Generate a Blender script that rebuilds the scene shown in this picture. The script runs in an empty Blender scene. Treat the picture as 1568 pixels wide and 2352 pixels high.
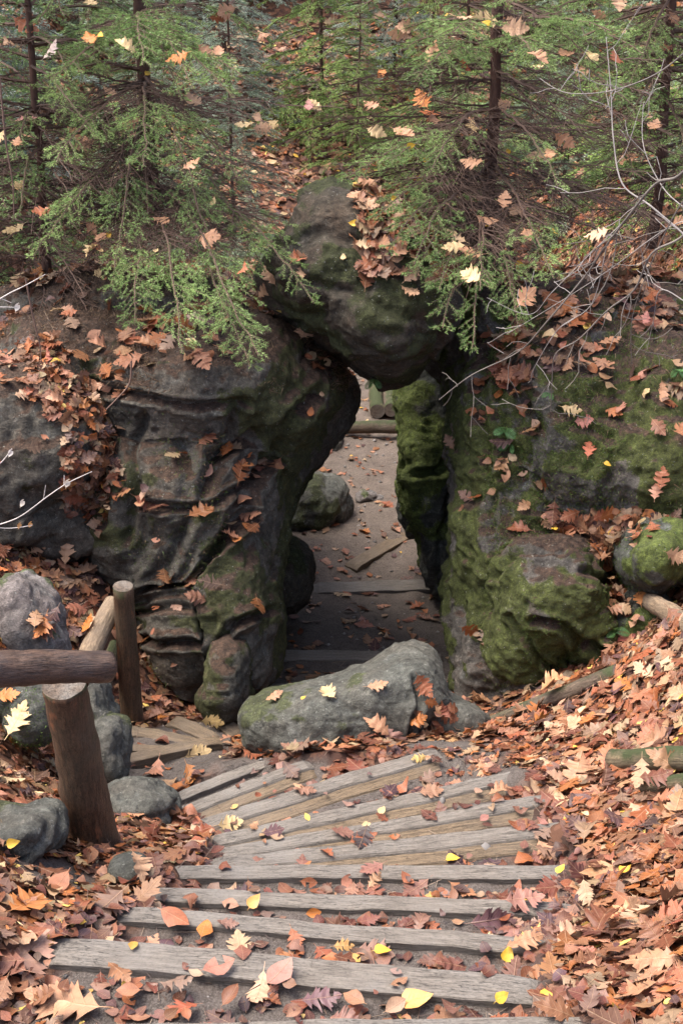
import bpy, math, random
import numpy as np
from mathutils import Vector, Matrix

# ------------------------------------------------------------------ camera, sky, sun, exposure
SC = bpy.context.scene
CZ = 6.8
PITCH = math.radians(28.0)
FPX = 3267.0                      # focal length in the units of a 1568 x 2352 frame
cam_d = bpy.data.cameras.new('camera'); cam = bpy.data.objects.new('camera', cam_d)
SC.collection.objects.link(cam); SC.camera = cam
cam.location = (0, 0, CZ); cam.rotation_euler = (math.pi/2 - PITCH, 0, 0)
cam_d.sensor_fit = 'VERTICAL'; cam_d.sensor_height = 36.0; cam_d.lens = 36.0*FPX/2352.0
cam_d.clip_end = 400; cam_d.clip_start = 0.05
W = bpy.data.worlds.new('World'); SC.world = W; W.use_nodes = True
nt = W.node_tree; nt.nodes.clear()
sky = nt.nodes.new('ShaderNodeTexSky'); sky.sky_type = 'NISHITA'; sky.sun_disc = False
SUN_EL, SUN_AZ = 68.0, 276.0       # azimuth clockwise from +Y
sky.sun_elevation = math.radians(SUN_EL); sky.sun_rotation = math.radians(SUN_AZ)
sky.air_density = 0.7; sky.dust_density = 5.0; sky.ozone_density = 0.4
bg = nt.nodes.new('ShaderNodeBackground'); bg.inputs[1].default_value = 0.15
wo = nt.nodes.new('ShaderNodeOutputWorld')
nt.links.new(sky.outputs[0], bg.inputs[0]); nt.links.new(bg.outputs[0], wo.inputs[0])
sl = bpy.data.lights.new('sun', 'SUN'); sl.energy = 1.5; sl.angle = math.radians(38); sl.color = (1, 0.95, 0.88)
sun = bpy.data.objects.new('sun', sl); SC.collection.objects.link(sun)
a_ = math.radians(SUN_AZ); e_ = math.radians(SUN_EL)
sdir = Vector((math.sin(a_)*math.cos(e_), math.cos(a_)*math.cos(e_), math.sin(e_)))
sun.rotation_euler = sdir.to_track_quat('Z', 'Y').to_euler()
SC.view_settings.view_transform = 'Standard'; SC.view_settings.look = 'None'
SC.view_settings.exposure = 1.82; SC.view_settings.gamma = 1.0
SC.render.engine = 'CYCLES'
SC.cycles.max_bounces = 5; SC.cycles.diffuse_bounces = 3; SC.cycles.glossy_bounces = 2
SC.cycles.transmission_bounces = 2; SC.cycles.transparent_max_bounces = 4
SC.cycles.use_denoising = True

VEG = True
rng = np.random.default_rng(7)
random.seed(7)
A = np.array

# ------------------------------------------------------------------ geometry helpers
cp, sp = math.cos(PITCH), math.sin(PITCH)
FW = A([0, cp, -sp]); UP = A([0, sp, cp]); RT = A([1., 0, 0])
def at(u, v, Y):
    a = (u-784)/FPX; b = (1176-v)/FPX
    t = Y/(cp+b*sp)
    return A([a*t, Y, CZ+t*(-sp+b*cp)])
def atz(u, v, z):                  # z below the eye
    a = (u-784)/FPX; b = (1176-v)/FPX
    t = z/(-sp+b*cp)
    return A([a*t, t*(cp+b*sp), CZ+z])
def proj(P):
    Q = P-A([0, 0, CZ]); d = Q@FW
    return 784+FPX*Q[..., 0]/d, 1176-FPX*(Q@UP)/d, d

def _h(ix, iy, iz, s):
    n = (ix.astype(np.uint32)*np.uint32(374761393) + iy.astype(np.uint32)*np.uint32(668265263)
         + iz.astype(np.uint32)*np.uint32(2147483647) + np.uint32(s)*np.uint32(1274126177))
    n = (n ^ (n >> np.uint32(13)))*np.uint32(1274126177)
    n = (n ^ (n >> np.uint32(16)))*np.uint32(2246822519)
    n = n ^ (n >> np.uint32(15))
    return n.astype(np.float32)/np.float32(4294967295.0)
def noise(P, f=1.0, s=0):
    P = np.asarray(P, dtype=np.float32)*f
    I = np.floor(P).astype(np.int64); F = P-I; F = F*F*(3-2*F)
    x, y, z = I[..., 0], I[..., 1], I[..., 2]
    fx, fy, fz = F[..., 0], F[..., 1], F[..., 2]
    r = 0
    for dx in (0, 1):
        for dy in (0, 1):
            for dz in (0, 1):
                w = (fx if dx else 1-fx)*(fy if dy else 1-fy)*(fz if dz else 1-fz)
                r = r+w*_h(x+dx, y+dy, z+dz, s)
    return r*2-1
def fbm(P, f=1.0, o=4, s=0, g=0.5):
    r = 0; a = 1.0
    for k in range(o):
        r = r+a*noise(P, f*2**k, s+k*7); a *= g
    return r
def ridge(P, f=1.0, o=3, s=0):
    r = 0; a = 1.0
    for k in range(o):
        r = r+a*(1-np.abs(noise(P, f*2**k, s+k*5))*2); a *= 0.5
    return r

def link(o, parent=None):
    SC.collection.objects.link(o)
    if parent is not None: o.parent = parent
    return o
def tag(o, label=None, cat=None, group=None, kind=None):
    if label: o['label'] = label
    if cat: o['category'] = cat
    if group: o['group'] = group
    if kind: o['kind'] = kind
    return o
def empty(name, loc, label=None, cat=None, group=None):
    o = bpy.data.objects.new(name, None); o.location = loc; o.empty_display_size = 0.1
    link(o); return tag(o, label, cat, group)
def mk(name, V, faces, mats, mi=None, parent=None, smooth=True, col=None, uv=None, origin=None):
    """faces: list of (n,k) int arrays; col: per-vertex rgb; uv: per-vertex; origin: world point (default: parent's)"""
    V = np.asarray(V, dtype=np.float64)
    if origin is None: origin = A(parent.location) if parent is not None and parent.type == 'EMPTY' else A([0., 0, 0])
    V = V-np.asarray(origin)
    me = bpy.data.meshes.new(name)
    if isinstance(faces, np.ndarray): faces = [faces]
    faces = [f for f in faces if len(f)]
    nl = sum(f.size for f in faces); nf = sum(len(f) for f in faces)
    me.vertices.add(len(V)); me.vertices.foreach_set('co', V.astype(np.float32).ravel())
    me.loops.add(nl); li = np.concatenate([f.ravel() for f in faces]).astype(np.int32)
    me.loops.foreach_set('vertex_index', li)
    tot = np.concatenate([np.full(len(f), f.shape[1], dtype=np.int32) for f in faces])
    st = np.concatenate([[0], np.cumsum(tot)[:-1]]).astype(np.int32)
    me.polygons.add(nf); me.polygons.foreach_set('loop_start', st); me.polygons.foreach_set('loop_total', tot)
    if mi is not None: me.polygons.foreach_set('material_index', np.asarray(mi, dtype=np.int32))
    for m in (mats if isinstance(mats, (list, tuple)) else [mats]): me.materials.append(m)
    me.polygons.foreach_set('use_smooth', np.full(nf, smooth, dtype=bool))
    if col is not None:
        ca = me.color_attributes.new('tint', 'FLOAT_COLOR', 'POINT')
        c4 = np.ones((len(V), 4), dtype=np.float32); c4[:, :3] = col
        ca.data.foreach_set('color', c4.ravel())
    if uv is not None:
        ul = me.uv_layers.new(name='UVMap'); ul.data.foreach_set('uv', np.asarray(uv, dtype=np.float32)[li].ravel())
    me.update(calc_edges=True); me.validate()
    o = bpy.data.objects.new(name, me); link(o, parent)
    if parent is None: o.location = origin
    elif parent.type != 'EMPTY': o.location = (0, 0, 0)
    return o

# ------------------------------------------------------------------ materials
def mat(name): 
    m = bpy.data.materials.new(name); m.use_nodes = True
    m.node_tree.nodes.clear(); return m, m.node_tree
class N:
    def __init__(s, name):
        s.m = bpy.data.materials.new(name); s.m.use_nodes = True; s.t = s.m.node_tree; s.t.nodes.clear()
        s.out = s.t.nodes.new('ShaderNodeOutputMaterial'); s.b = s.t.nodes.new('ShaderNodeBsdfPrincipled')
        s.t.links.new(s.b.outputs[0], s.out.inputs[0]); s.b.inputs['Specular IOR Level'].default_value = 0.3
        s.geo = s.t.nodes.new('ShaderNodeNewGeometry'); s.tc = s.t.nodes.new('ShaderNodeTexCoord')
        s.obj = s.tc.outputs['Object']
    def L(s, a, b): s.t.links.new(a, b)
    def new(s, k): return s.t.nodes.new(k)
    def noise(s, sc, det=4, rough=0.55, vec=None, dist=0.0, scale3=None, off=0):
        n = s.new('ShaderNodeTexNoise'); n.inputs['Scale'].default_value = sc; n.inputs['Detail'].default_value = det
        n.inputs['Roughness'].default_value = rough; n.inputs['Distortion'].default_value = dist
        mp = s.new('ShaderNodeMapping'); s.L(vec or s.obj, mp.inputs[0])
        if scale3: mp.inputs['Scale'].default_value = scale3
        mp.inputs['Location'].default_value = (off, off*1.7, off*.3)
        s.L(mp.outputs[0], n.inputs['Vector']); return n.outputs[0]
    def ramp(s, fac, pts, interp='LINEAR'):
        r = s.new('ShaderNodeValToRGB'); r.color_ramp.interpolation = interp; e = r.color_ramp.elements
        while len(e) < len(pts): e.new(0.5)
        for k, (p, c) in enumerate(pts):
            e[k].position = p; e[k].color = (c, c, c, 1) if isinstance(c, (int, float)) else (*c, 1)
        s.L(fac, r.inputs[0]); return r.outputs[0]
    def mix(s, f, a, b, mode='MIX'):
        n = s.new('ShaderNodeMix'); n.data_type = 'RGBA'; n.blend_type = mode
        for k, v in ((0, f), (6, a), (7, b)):
            if hasattr(v, 'is_linked'): s.L(v, n.inputs[k])
            elif k == 0: n.inputs[0].default_value = v
            else: n.inputs[k].default_value = (*v, 1)
        return n.outputs[2]
    def math(s, op, a, b=None, clamp=False):
        n = s.new('ShaderNodeMath'); n.operation = op; n.use_clamp = clamp
        for k, v in enumerate((a, b)):
            if v is None: continue
            if hasattr(v, 'is_linked'): s.L(v, n.inputs[k])
            else: n.inputs[k].default_value = v
        return n.outputs[0]
    def bump(s, h, st=0.5, d=0.02, prev=None):
        n = s.new('ShaderNodeBump'); n.inputs['Strength'].default_value = st; n.inputs['Distance'].default_value = d
        s.L(h, n.inputs['Height'])
        if prev is not None: s.L(prev, n.inputs['Normal'])
        return n.outputs[0]
    def nz(s, src=None):
        x = s.new('ShaderNodeSeparateXYZ'); s.L(s.geo.outputs['Normal'], x.inputs[0]); return x.outputs[2]
    def done(s, col, rough=0.8, nrm=None, spec=None):
        if hasattr(col, 'is_linked'): s.L(col, s.b.inputs['Base Color'])
        else: s.b.inputs['Base Color'].default_value = (*col, 1)
        if hasattr(rough, 'is_linked'): s.L(rough, s.b.inputs['Roughness'])
        else: s.b.inputs['Roughness'].default_value = rough
        if nrm is not None: s.L(nrm, s.b.inputs['Normal'])
        if spec is not None: s.b.inputs['Specular IOR Level'].default_value = spec
        return s.m

MOSS = {}
def rock_mat(name, base=(0.10, 0.095, 0.085), moss=0.5, litter=0.0, pale=0.35, off=0, mosscol=(0.055, 0.085, 0.018), brown=0.4, mz=0.35):
    n = N(name); MOSS[name] = (moss, mz)
    big = n.noise(1.3, 5, .6, off=off); mid = n.noise(6, 6, .62, off=off+3, dist=.4); fine = n.noise(48, 5, .7, off=off)
    vf = n.noise(170, 3, .7, off=off)
    c = n.mix(n.ramp(mid, [(.3, 0), (.7, 1)]), [x*.62 for x in base], [x*1.35 for x in base])
    c = n.mix(n.math('MULTIPLY', n.ramp(n.noise(2.6, 5, .65, off=off+11), [(.45, 0), (.7, 1)]), brown), c, (base[0]*1.15, base[1]*.72, base[2]*.55))
    # pale lichen crust
    lf = n.math('MULTIPLY', n.ramp(n.noise(3.4, 7, .68, off=off+21, dist=.8), [(.56, 0), (.66, 1)]), n.ramp(fine, [(.35, .25), (.6, 1)]))
    c = n.mix(n.math('MULTIPLY', lf, pale), c, (.25, .27, .25))
    # moss cushions: where they grow is modelled on the mesh (attribute), ragged at the edges
    at_ = n.new('ShaderNodeAttribute'); at_.attribute_name = 'tint'; sr = n.new('ShaderNodeSeparateXYZ'); n.L(at_.outputs[1], sr.inputs[0])
    rag = n.math('ADD', n.math('MULTIPLY', n.math('SUBTRACT', fine, .5), 1.1), n.math('MULTIPLY', n.math('SUBTRACT', n.noise(14, 5, .7, off=off+6), .5), 1.2))
    mf = n.ramp(n.math('ADD', sr.outputs[0], rag), [(.36, 0), (.62, 1)])
    mc = n.mix(n.ramp(n.noise(9, 5, .7, off=off+5), [(.35, 0), (.65, 1)]), [x*.5 for x in mosscol], [x*1.5 for x in mosscol])
    mc = n.mix(n.ramp(vf, [(.3, 0), (.7, 1)]), mc, (mosscol[0]*1.8, mosscol[1]*1.5, mosscol[2]*1.5))
    c = n.mix(mf, c, mc)
    if litter:
        lz = n.ramp(n.math('ADD', n.math('MULTIPLY', n.nz(), 1.0), n.math('MULTIPLY', n.noise(4, 5, .6, off=off+41), .5)), [(.95-litter, 0), (1.1-litter, 1)])
        lc = n.mix(n.ramp(n.noise(30, 6, .75, off=off), [(.35, 0), (.65, 1)]), (.025, .016, .012), (.12, .072, .048))
        c = n.mix(lz, c, lc)
    sp1 = n.noise(26, 9, .78, off=off+2, dist=.3)
    c = n.mix(1.0, c, n.ramp(sp1, [(.28, .22), (.44, .75), (.56, 1.15), (.70, 2.3)]), 'MULTIPLY')
    c = n.mix(n.ramp(vf, [(.3, .6), (.6, 0)]), c, [x*.3 for x in base])
    c = n.mix(n.ramp(n.noise(60, 3, .6, off=off+61), [(.66, 0), (.70, .55)]), c, (.34, .35, .31))
    b = n.bump(n.noise(7, 9, .72, off=off+3, dist=.4), .75, .09)
    b = n.bump(sp1, .6, .03, b); b = n.bump(fine, .5, .014, b); b = n.bump(vf, .55, .006, b)
    pit = n.noise(22, 3, .6, off=off+9); b = n.bump(n.ramp(pit, [(.33, 0), (.45, 1)]), .35, .012, b)
    return n.done(c, n.ramp(mid, [(.3, .7), (.7, .92)]), b, .25)

def soil_mat():
    n = N('trodden soil')
    mid = n.noise(7, 6, .65); fine = n.noise(60, 6, .75)
    c = n.mix(n.ramp(mid, [(.35, 0), (.65, 1)]), (.042, .035, .031), (.09, .075, .066))
    c = n.mix(n.ramp(n.noise(150, 3, .8), [(.4, 0), (.7, 1)]), c, (.16, .14, .125))
    c = n.mix(n.ramp(fine, [(.3, .75), (.5, 0)]), c, (.02, .016, .013))
    vo = n.new('ShaderNodeTexVoronoi'); vo.inputs['Scale'].default_value = 13; vo.feature = 'F1'
    vm = n.new('ShaderNodeVectorMath'); vm.operation = 'ADD'; n.L(n.obj, vm.inputs[0])
    wn = n.new('ShaderNodeTexNoise'); wn.inputs['Scale'].default_value = 18; vs = n.new('ShaderNodeVectorMath'); vs.operation = 'SCALE'; vs.inputs['Scale'].default_value = .12
    n.L(n.obj, wn.inputs['Vector']); n.L(wn.outputs[1], vs.inputs[0]); n.L(vs.outputs[0], vm.inputs[1]); n.L(vm.outputs[0], vo.inputs['Vector'])
    sx = n.new('ShaderNodeSeparateXYZ'); n.L(vo.outputs['Color'], sx.inputs[0])
    lc = n.ramp(sx.outputs[0], [(0, (.045, .026, .02)), (.25, (.16, .075, .045)), (.5, (.25, .12, .075)), (.75, (.10, .05, .04)), (1, (.32, .19, .12))], 'CONSTANT')
    lc = n.mix(n.ramp(vo.outputs['Distance'], [(.03, 0), (.08, .5)]), lc, (.05, .03, .022))
    at_ = n.new('ShaderNodeAttribute'); at_.attribute_name = 'tint'; sr = n.new('ShaderNodeSeparateXYZ'); n.L(at_.outputs[1], sr.inputs[0])
    c = n.mix(sr.outputs[1], c, n.mix(1.0, c, (1.35, 1.28, 1.2), 'MULTIPLY'))  # second tint channel paints brighter daylight into the soil beyond the gate
    c = n.mix(sr.outputs[0], c, lc)
    b = n.bump(fine, .7, .02); b = n.bump(n.noise(160, 3, .7), .6, .006, b)
    return n.done(c, .95, b, .15)

def wood_mat(name, c1, c2, axis=(1, 14, 14), rough=.8, moss=0.0, streak=(.3, .3, .28), off=0, bark=None):
    n = N(name)
    g = n.noise(7, 7, .65, scale3=axis, off=off, dist=.25); g2 = n.noise(38, 4, .7, scale3=(axis[0]*.5, axis[1], axis[2]), off=off)
    blo = n.noise(3.2, 5, .6, off=off+3)
    c = n.mix(n.ramp(g, [(.3, 0), (.68, 1)]), c1, c2)
    c = n.mix(n.ramp(g2, [(.36, .75), (.48, 0)]), c, [x*.3 for x in c1])
    c = n.mix(n.ramp(blo, [(.45, 0), (.7, .6)]), c, streak)
    c = n.mix(n.ramp(n.noise(90, 3, .7, off=off), [(.3, .35), (.5, 0)]), c, [x*.4 for x in c1])
    if bark: c = n.mix(n.ramp(n.noise(6, 5, .7, off=off+50, scale3=(1, 1, .35)), [(.58, 0), (.63, .85)]), c, bark)
    if moss:
        mf = n.ramp(n.math('ADD', n.math('MULTIPLY', n.nz(), .3), n.noise(5, 5, .7, off=off+7)), [(.78-moss*.5, 0), (.95-moss*.5, 1)])
        c = n.mix(mf, c, (.038, .048, .018))
    cr = n.noise(5, 3, .6, scale3=tuple(a*1.6 for a in axis), off=off+30, dist=.15)
    crk = n.ramp(cr, [(.488, 0), (.5, 1), (.512, 0)]); crk = n.math('MULTIPLY', crk, n.ramp(n.noise(2.5, 2, .5, off=off+8), [(.42, 0), (.55, 1)]))
    c = n.mix(n.math('MULTIPLY', crk, .8), c, [x*.2 for x in c1])
    b = n.bump(g, .5, .02); b = n.bump(g2, .5, .006, b); b = n.bump(n.math('MULTIPLY', crk, -1.0), .6, .01, b)
    return n.done(c, rough, b, .3)

def leaf_mat(name='dry leaf', rough=.5):
    n = N(name)
    at_ = n.new('ShaderNodeAttribute'); at_.attribute_name = 'tint'
    uvn = n.new('ShaderNodeUVMap'); sx = n.new('ShaderNodeSeparateXYZ'); n.L(uvn.outputs[0], sx.inputs[0])
    u, v = sx.outputs[0], sx.outputs[1]      # u along midrib, v signed across
    av = n.math('ABSOLUTE', v)
    rib = n.ramp(av, [(.006, 1), (.018, 0)])
    side = n.math('SINE', n.math('MULTIPLY', n.math('SUBTRACT', u, n.math('MULTIPLY', av, .75)), 46))
    sv = n.ramp(n.math('MULTIPLY_ADD', side, .5), [(.95, 0), (1, 1)])
    sm = n.new('ShaderNodeMath'); sm.operation = 'MULTIPLY_ADD'; n.L(side, sm.inputs[0]); sm.inputs[1].default_value = .5; sm.inputs[2].default_value = .5
    sv = n.ramp(sm.outputs[0], [(.93, 0), (.99, .5)])
    ve = n.math('MAXIMUM', rib, sv)
    blot = n.noise(28, 5, .65); 
    c = n.mix(n.ramp(blot, [(.3, .55), (.55, 0)]), at_.outputs[0], n.mix(1.0, at_.outputs[0], (.42, .33, .33), 'MULTIPLY'))
    c = n.mix(n.ramp(n.noise(70, 3, .7), [(.66, 0), (.75, .6)]), c, (.03, .018, .014))
    c = n.mix(n.math('MULTIPLY', ve, .45), c, n.mix(.5, c, (.5, .33, .2)))
    back = n.mix(1.0, c, (1.08, 1.06, 1.02), 'MULTIPLY')
    c = n.mix(n.geo.outputs['Backfacing'], c, back)
    b = n.bump(n.math('ADD', n.math('MULTIPLY', ve, -1.0), n.noise(40, 4, .6)), .5, .004)
    m = n.done(c, rough, b, .4)
    # light coming through the blade
    tr = n.new('ShaderNodeBsdfTranslucent'); n.L(c, tr.inputs[0]); mx = n.new('ShaderNodeMixShader'); mx.inputs[0].default_value = .2
    n.L(n.b.outputs[0], mx.inputs[1]); n.L(tr.outputs[0], mx.inputs[2]); n.L(mx.outputs[0], n.out.inputs[0])
    return m

def plain_tint(name, rough=.6, trans=.25, mul=None):
    n = N(name); at_ = n.new('ShaderNodeAttribute'); at_.attribute_name = 'tint'
    n.done(at_.outputs[0], rough, None, .35)
    if trans:
        tr = n.new('ShaderNodeBsdfTranslucent'); n.L(at_.outputs[0], tr.inputs[0]); mx = n.new('ShaderNodeMixShader'); mx.inputs[0].default_value = trans
        n.L(n.b.outputs[0], mx.inputs[1]); n.L(tr.outputs[0], mx.inputs[2]); n.L(mx.outputs[0], n.out.inputs[0])
    return n.m
def bark_mat(name, c1, c2):
    n = N(name); g = n.noise(40, 5, .7, scale3=(1, 1, .35))
    return n.done(n.mix(n.ramp(g, [(.3, 0), (.7, 1)]), c1, c2), .85, n.bump(g, .6, .01), .2)

M_soil = soil_mat()
M_rockL = rock_mat('weathered sandstone', (.118, .110, .090), .55, .16, .4, 0, (.048, .058, .022), .28, .06)
M_rockR = rock_mat('mossy sandstone', (.125, .115, .10), .63, .10, .6, 17, (.058, .078, .020), .35, .02)
M_key = rock_mat('keystone sandstone', (.075, .066, .05), .60, 0, .15, 33, (.036, .046, .018), .6, .12)
M_bould = rock_mat('greenish boulder stone', (.115, .118, .102), .40, 0, .35, 51, (.052, .066, .030), .25, .08)
M_slab = rock_mat('bright mossy stone', (.095, .10, .085), .52, 0, .55, 71, (.075, .108, .026), .25, .10)
M_grey = rock_mat('grey blue stone', (.19, .175, .165), .44, 0, .6, 91, (.055, .075, .03), .25, .15)
M_step = wood_mat('weathered step timber', (.11, .094, .078), (.20, .178, .152), (1, 12, 12), .75, streak=(.17, .162, .15))
M_step2 = wood_mat('worn step plank', (.075, .055, .036), (.22, .16, .10), (1, 16, 16), .7, streak=(.16, .13, .10), off=4)
M_post = wood_mat('peeled post wood', (.035, .022, .016), (.15, .085, .05), (11, 11, 1.2), .5, moss=.42, streak=(.075, .07, .05), bark=(.24, .10, .05))
M_rail = wood_mat('wet dark rail wood', (.03, .022, .02), (.16, .10, .07), (1.2, 12, 12), .33, streak=(.05, .055, .065))
M_log = wood_mat('old log wood', (.12, .085, .055), (.33, .24, .155), (1, 9, 9), .75, streak=(.14, .12, .10), off=9)
M_mosslog = wood_mat('moss covered log', (.07, .06, .04), (.20, .15, .09), (1, 9, 9), .85, moss=.55, streak=(.07, .08, .04), off=14)
M_darklog = wood_mat('dark rotten log', (.05, .035, .025), (.16, .12, .085), (1, 9, 9), .8, moss=.3, streak=(.12, .10, .08), off=21)
M_cut = wood_mat('sawn log end', (.06, .045, .035), (.15, .11, .08), (6, 6, 6), .8, off=3)
M_leaf = leaf_mat()
M_needle = plain_tint('spruce needle', .42, .3)
M_twig = plain_tint('twig bark', .8, 0)
M_bark = bark_mat('spruce bark', (.05, .028, .022), (.13, .075, .055))
M_fern = plain_tint('fern frond', .5, .3)

# ------------------------------------------------------------------ stairs layout
# far top edge of each timber, left end and right end (frame units), drop below the eye, top width, extra lower plank
BOARDS = [
    ((-300, 2360), (1400, 2334), -3.00, .10, 0),
    ((102, 2146), (1225, 2243), -3.14, .105, 0),
    ((258, 2077), (1254, 2157), -3.29, .068, 0),
    ((320, 2031), (1300, 2071), -3.45, .070, 0),
    ((370, 1988), (1310, 1983), -3.62, .072, 0),
    ((470, 1968), (1272, 1891), -3.77, .075, 1),
    ((455, 1953), (1232, 1823), -3.92, .070, 1),
    ((455, 1924), (1152, 1767), -4.07, .072, 1),
    ((430, 1888), (958, 1717), -4.22, .080, 1),
    ((395, 1858), (706, 1738), -4.36, .070, 1),
    ((355, 1840), (612, 1737), -4.48, .065, 0),
    ((268, 1752), (502, 1698), -4.60, .075, 0),
    ((262, 1724), (470, 1727), -4.64, .055, 0),
    ((275, 1674), (468, 1711), -4.72, .085, 0),
    ((405, 1654), (505, 1697), -4.84, .10, 0),
    ((520, 1660), (562, 1690), -4.94, .10, 0),
    ((560, 1566), (760, 1574), -5.24, .12, 0),
    ((600, 1492), (1012, 1496), -5.42, .12, 0),
    ((720, 1336), (1008, 1330), -5.76, .16, 0),
]
bd = []
for i_b, (l, r, z, w, ex) in enumerate(BOARDS):
    if 1 <= i_b <= 8: r = (r[0]+42, r[1]-4 if i_b > 4 else r[1]+2)
    bd.append((atz(*l, z), atz(*r, z), z, w, ex))

# ------------------------------------------------------------------ terrain
CTRL = [  # u, v, drop
 (1568,2352,-2.86),(1700,2300,-2.75),(1400,2200,-3.12),(1568,2050,-3.22),(1400,1950,-3.55),(1600,1800,-3.55),(1350,1800,-3.88),
 (1250,1700,-4.2),(1450,1650,-3.95),(1600,1500,-3.62),(1620,1400,-3.6),(1350,1560,-4.5),(1120,1650,-4.98),(1220,1610,-4.8),(1000,1740,-4.3),
 (1480,1480,-4.05),(1700,1650,-3.4),
 (0,2352,-2.98),(-150,2300,-2.85),(100,2250,-3.12),(0,2100,-3.15),(-150,2000,-3.0),(200,2020,-3.5),(330,1950,-3.78),(60,1930,-3.4),(345,1880,-4.15),
 (220,1945,-3.76),(300,1800,-4.5),(250,1650,-4.88),(60,1750,-4.0),(-100,1750,-3.7),(0,1600,-4.0),(200,1500,-4.5),(50,1300,-4.15),(150,1290,-4.25),(250,1300,-4.3),
 (-100,1450,-3.8),(-150,1250,-3.7),(100,1450,-4.3),(400,1630,-5.02),(500,1650,-5.06),(560,1660,-5.12),(620,1740,-4.65),(800,1700,-4.75),(180,1650,-4.75),(150,1850,-3.9),
 (600,1570,-5.26),(800,1570,-5.26),(1000,1570,-5.26),(620,1490,-5.44),(1000,1490,-5.44),(850,1345,-5.78),(1000,1345,-5.78),(700,1345,-5.8)]
cps = [atz(*c) for c in CTRL]
for a, b, z, w, ex in bd:
    for q in (0, .33, .66, 1): cps.append(a+(b-a)*q)
cps.append(A([-3.5, 1.0, CZ-2.0])); cps.append(A([3.5, 1.0, CZ-1.9])); cps.append(A([0, 1.0, CZ-2.1])); cps.append(A([0, -1.5, CZ-1.4]))
cps.append(A([-4, 7.0, CZ-3.0])); cps.append(A([4, 7.0, CZ-2.9])); cps.append(A([-4, 4.0, CZ-2.9])); cps.append(A([4, 4.0, CZ-2.6]))
cps = A(cps)
def _tps(d2): return np.where(d2 > 1e-12, d2*np.log(d2+1e-12)*.5, 0)
n_ = len(cps); XY = cps[:, :2]
K = _tps(((XY[:, None]-XY[None])**2).sum(-1))+np.eye(n_)*.03
Pm = np.c_[np.ones(n_), XY]
S_ = np.block([[K, Pm], [Pm.T, np.zeros((3, 3))]])
wts = np.linalg.lstsq(S_, np.r_[cps[:, 2], 0, 0, 0], rcond=None)[0]
def near_h(x, y):
    r = np.empty(len(x))
    for s in range(0, len(x), 20000):
        q = np.c_[x[s:s+20000], y[s:s+20000]]
        r[s:s+20000] = _tps(((q[:, None]-XY[None])**2).sum(-1))@wts[:n_]+np.c_[np.ones(len(q)), q]@wts[n_:]
    return r
def sst(a, b, x):
    t = np.clip((x-a)/(b-a), 0, 1); return t*t*(3-2*t)
def far_h(x, y):
    zp = CZ+np.interp(y, [5, 7, 8.1, 9.6, 13.3, 15, 20, 24, 30, 45, 80], [-4.3, -5.1, -5.45, -5.78, -6.08, -6.1, -6.0, -5.4, -3.2, 4.5, 24])
    wl = np.interp(y, [7, 9, 12, 15, 20, 26], [.9, 1.3, 1.6, 2.0, 3.2, 4]); wr = np.interp(y, [7, 9, 12, 15, 20, 26], [.85, 1.0, 1.4, 1.8, 2.6, 4])
    hl = np.interp(y, [7, 9, 15, 22, 30], [2.2, 2.7, 2.6, 1.6, 1.0]); 
    return zp+hl*sst(0, 1.8, -x-wl)+hl*sst(0, 1.8, x-wr)+.10*np.maximum(np.abs(x)-4, 0)
def base_h(x, y):
    k = sst(6.9, 8.6, y); yy = np.minimum(y, 9)
    nh = near_h(x, yy)
    nh = np.clip(nh, CZ-6.2, CZ-.8)
    h = nh*(1-k)+far_h(x, y)*k
    P = np.c_[x, y, np.zeros_like(x)]
    h = h+.035*fbm(P, 1.7, 3, 3)+.012*fbm(P, 9, 3, 5)+.018*fbm(P, 5, 2, 6)*sst(8.5, 10, y)+.25*fbm(P, .25, 2, 9)*sst(12, 20, y)
    return h
# treads: flat soil behind each timber
def inquad(x, y, q):
    s = np.ones(len(x), bool); 
    ar = 0
    for k in range(4):
        a, b = q[k], q[(k+1) % 4]; ar += a[0]*b[1]-b[0]*a[1]
    for k in range(4):
        a, b = q[k], q[(k+1) % 4]
        c = (b[0]-a[0])*(y-a[1])-(b[1]-a[1])*(x-a[0])
        s &= (c >= 0) if ar > 0 else (c <= 0)
    return s
TREADS = []
for i in range(0, 11):
    a0, b0 = bd[i-1][:2] if i else (bd[0][0]-A([0, .4, 0]), bd[0][1]-A([0, .4, 0]))
    a1, b1, z = bd[i][:3]
    TREADS.append((A([a0, b0, b1, a1])[:, :2], z))
def tread_h(x, y, h):
    h = h.copy()
    n2 = .006*fbm(np.c_[x, y, 0*x], 14, 3, 11)
    tm = np.zeros(len(x), bool)
    for q, z in TREADS:
        m = inquad(x, y, q); e = tread_end(x[m], y[m], q); k = sst(.0, .16, e)
        h[m] = (CZ+z-.028+n2[m])*k+h[m]*(1-k); tm |= m
    return h, tm
def tread_end(x, y, q):
    L = (q[0]+q[3])/2; R_ = (q[1]+q[2])/2; d = R_-L; n = np.linalg.norm(d); t = ((x-L[0])*d[0]+(y-L[1])*d[1])/n
    return np.minimum(t, n-t)
def H(x, y):
    x = np.atleast_1d(np.asarray(x, float)); y = np.atleast_1d(np.asarray(y, float))
    return tread_h(x, y, base_h(x, y))
SX0 = None
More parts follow.
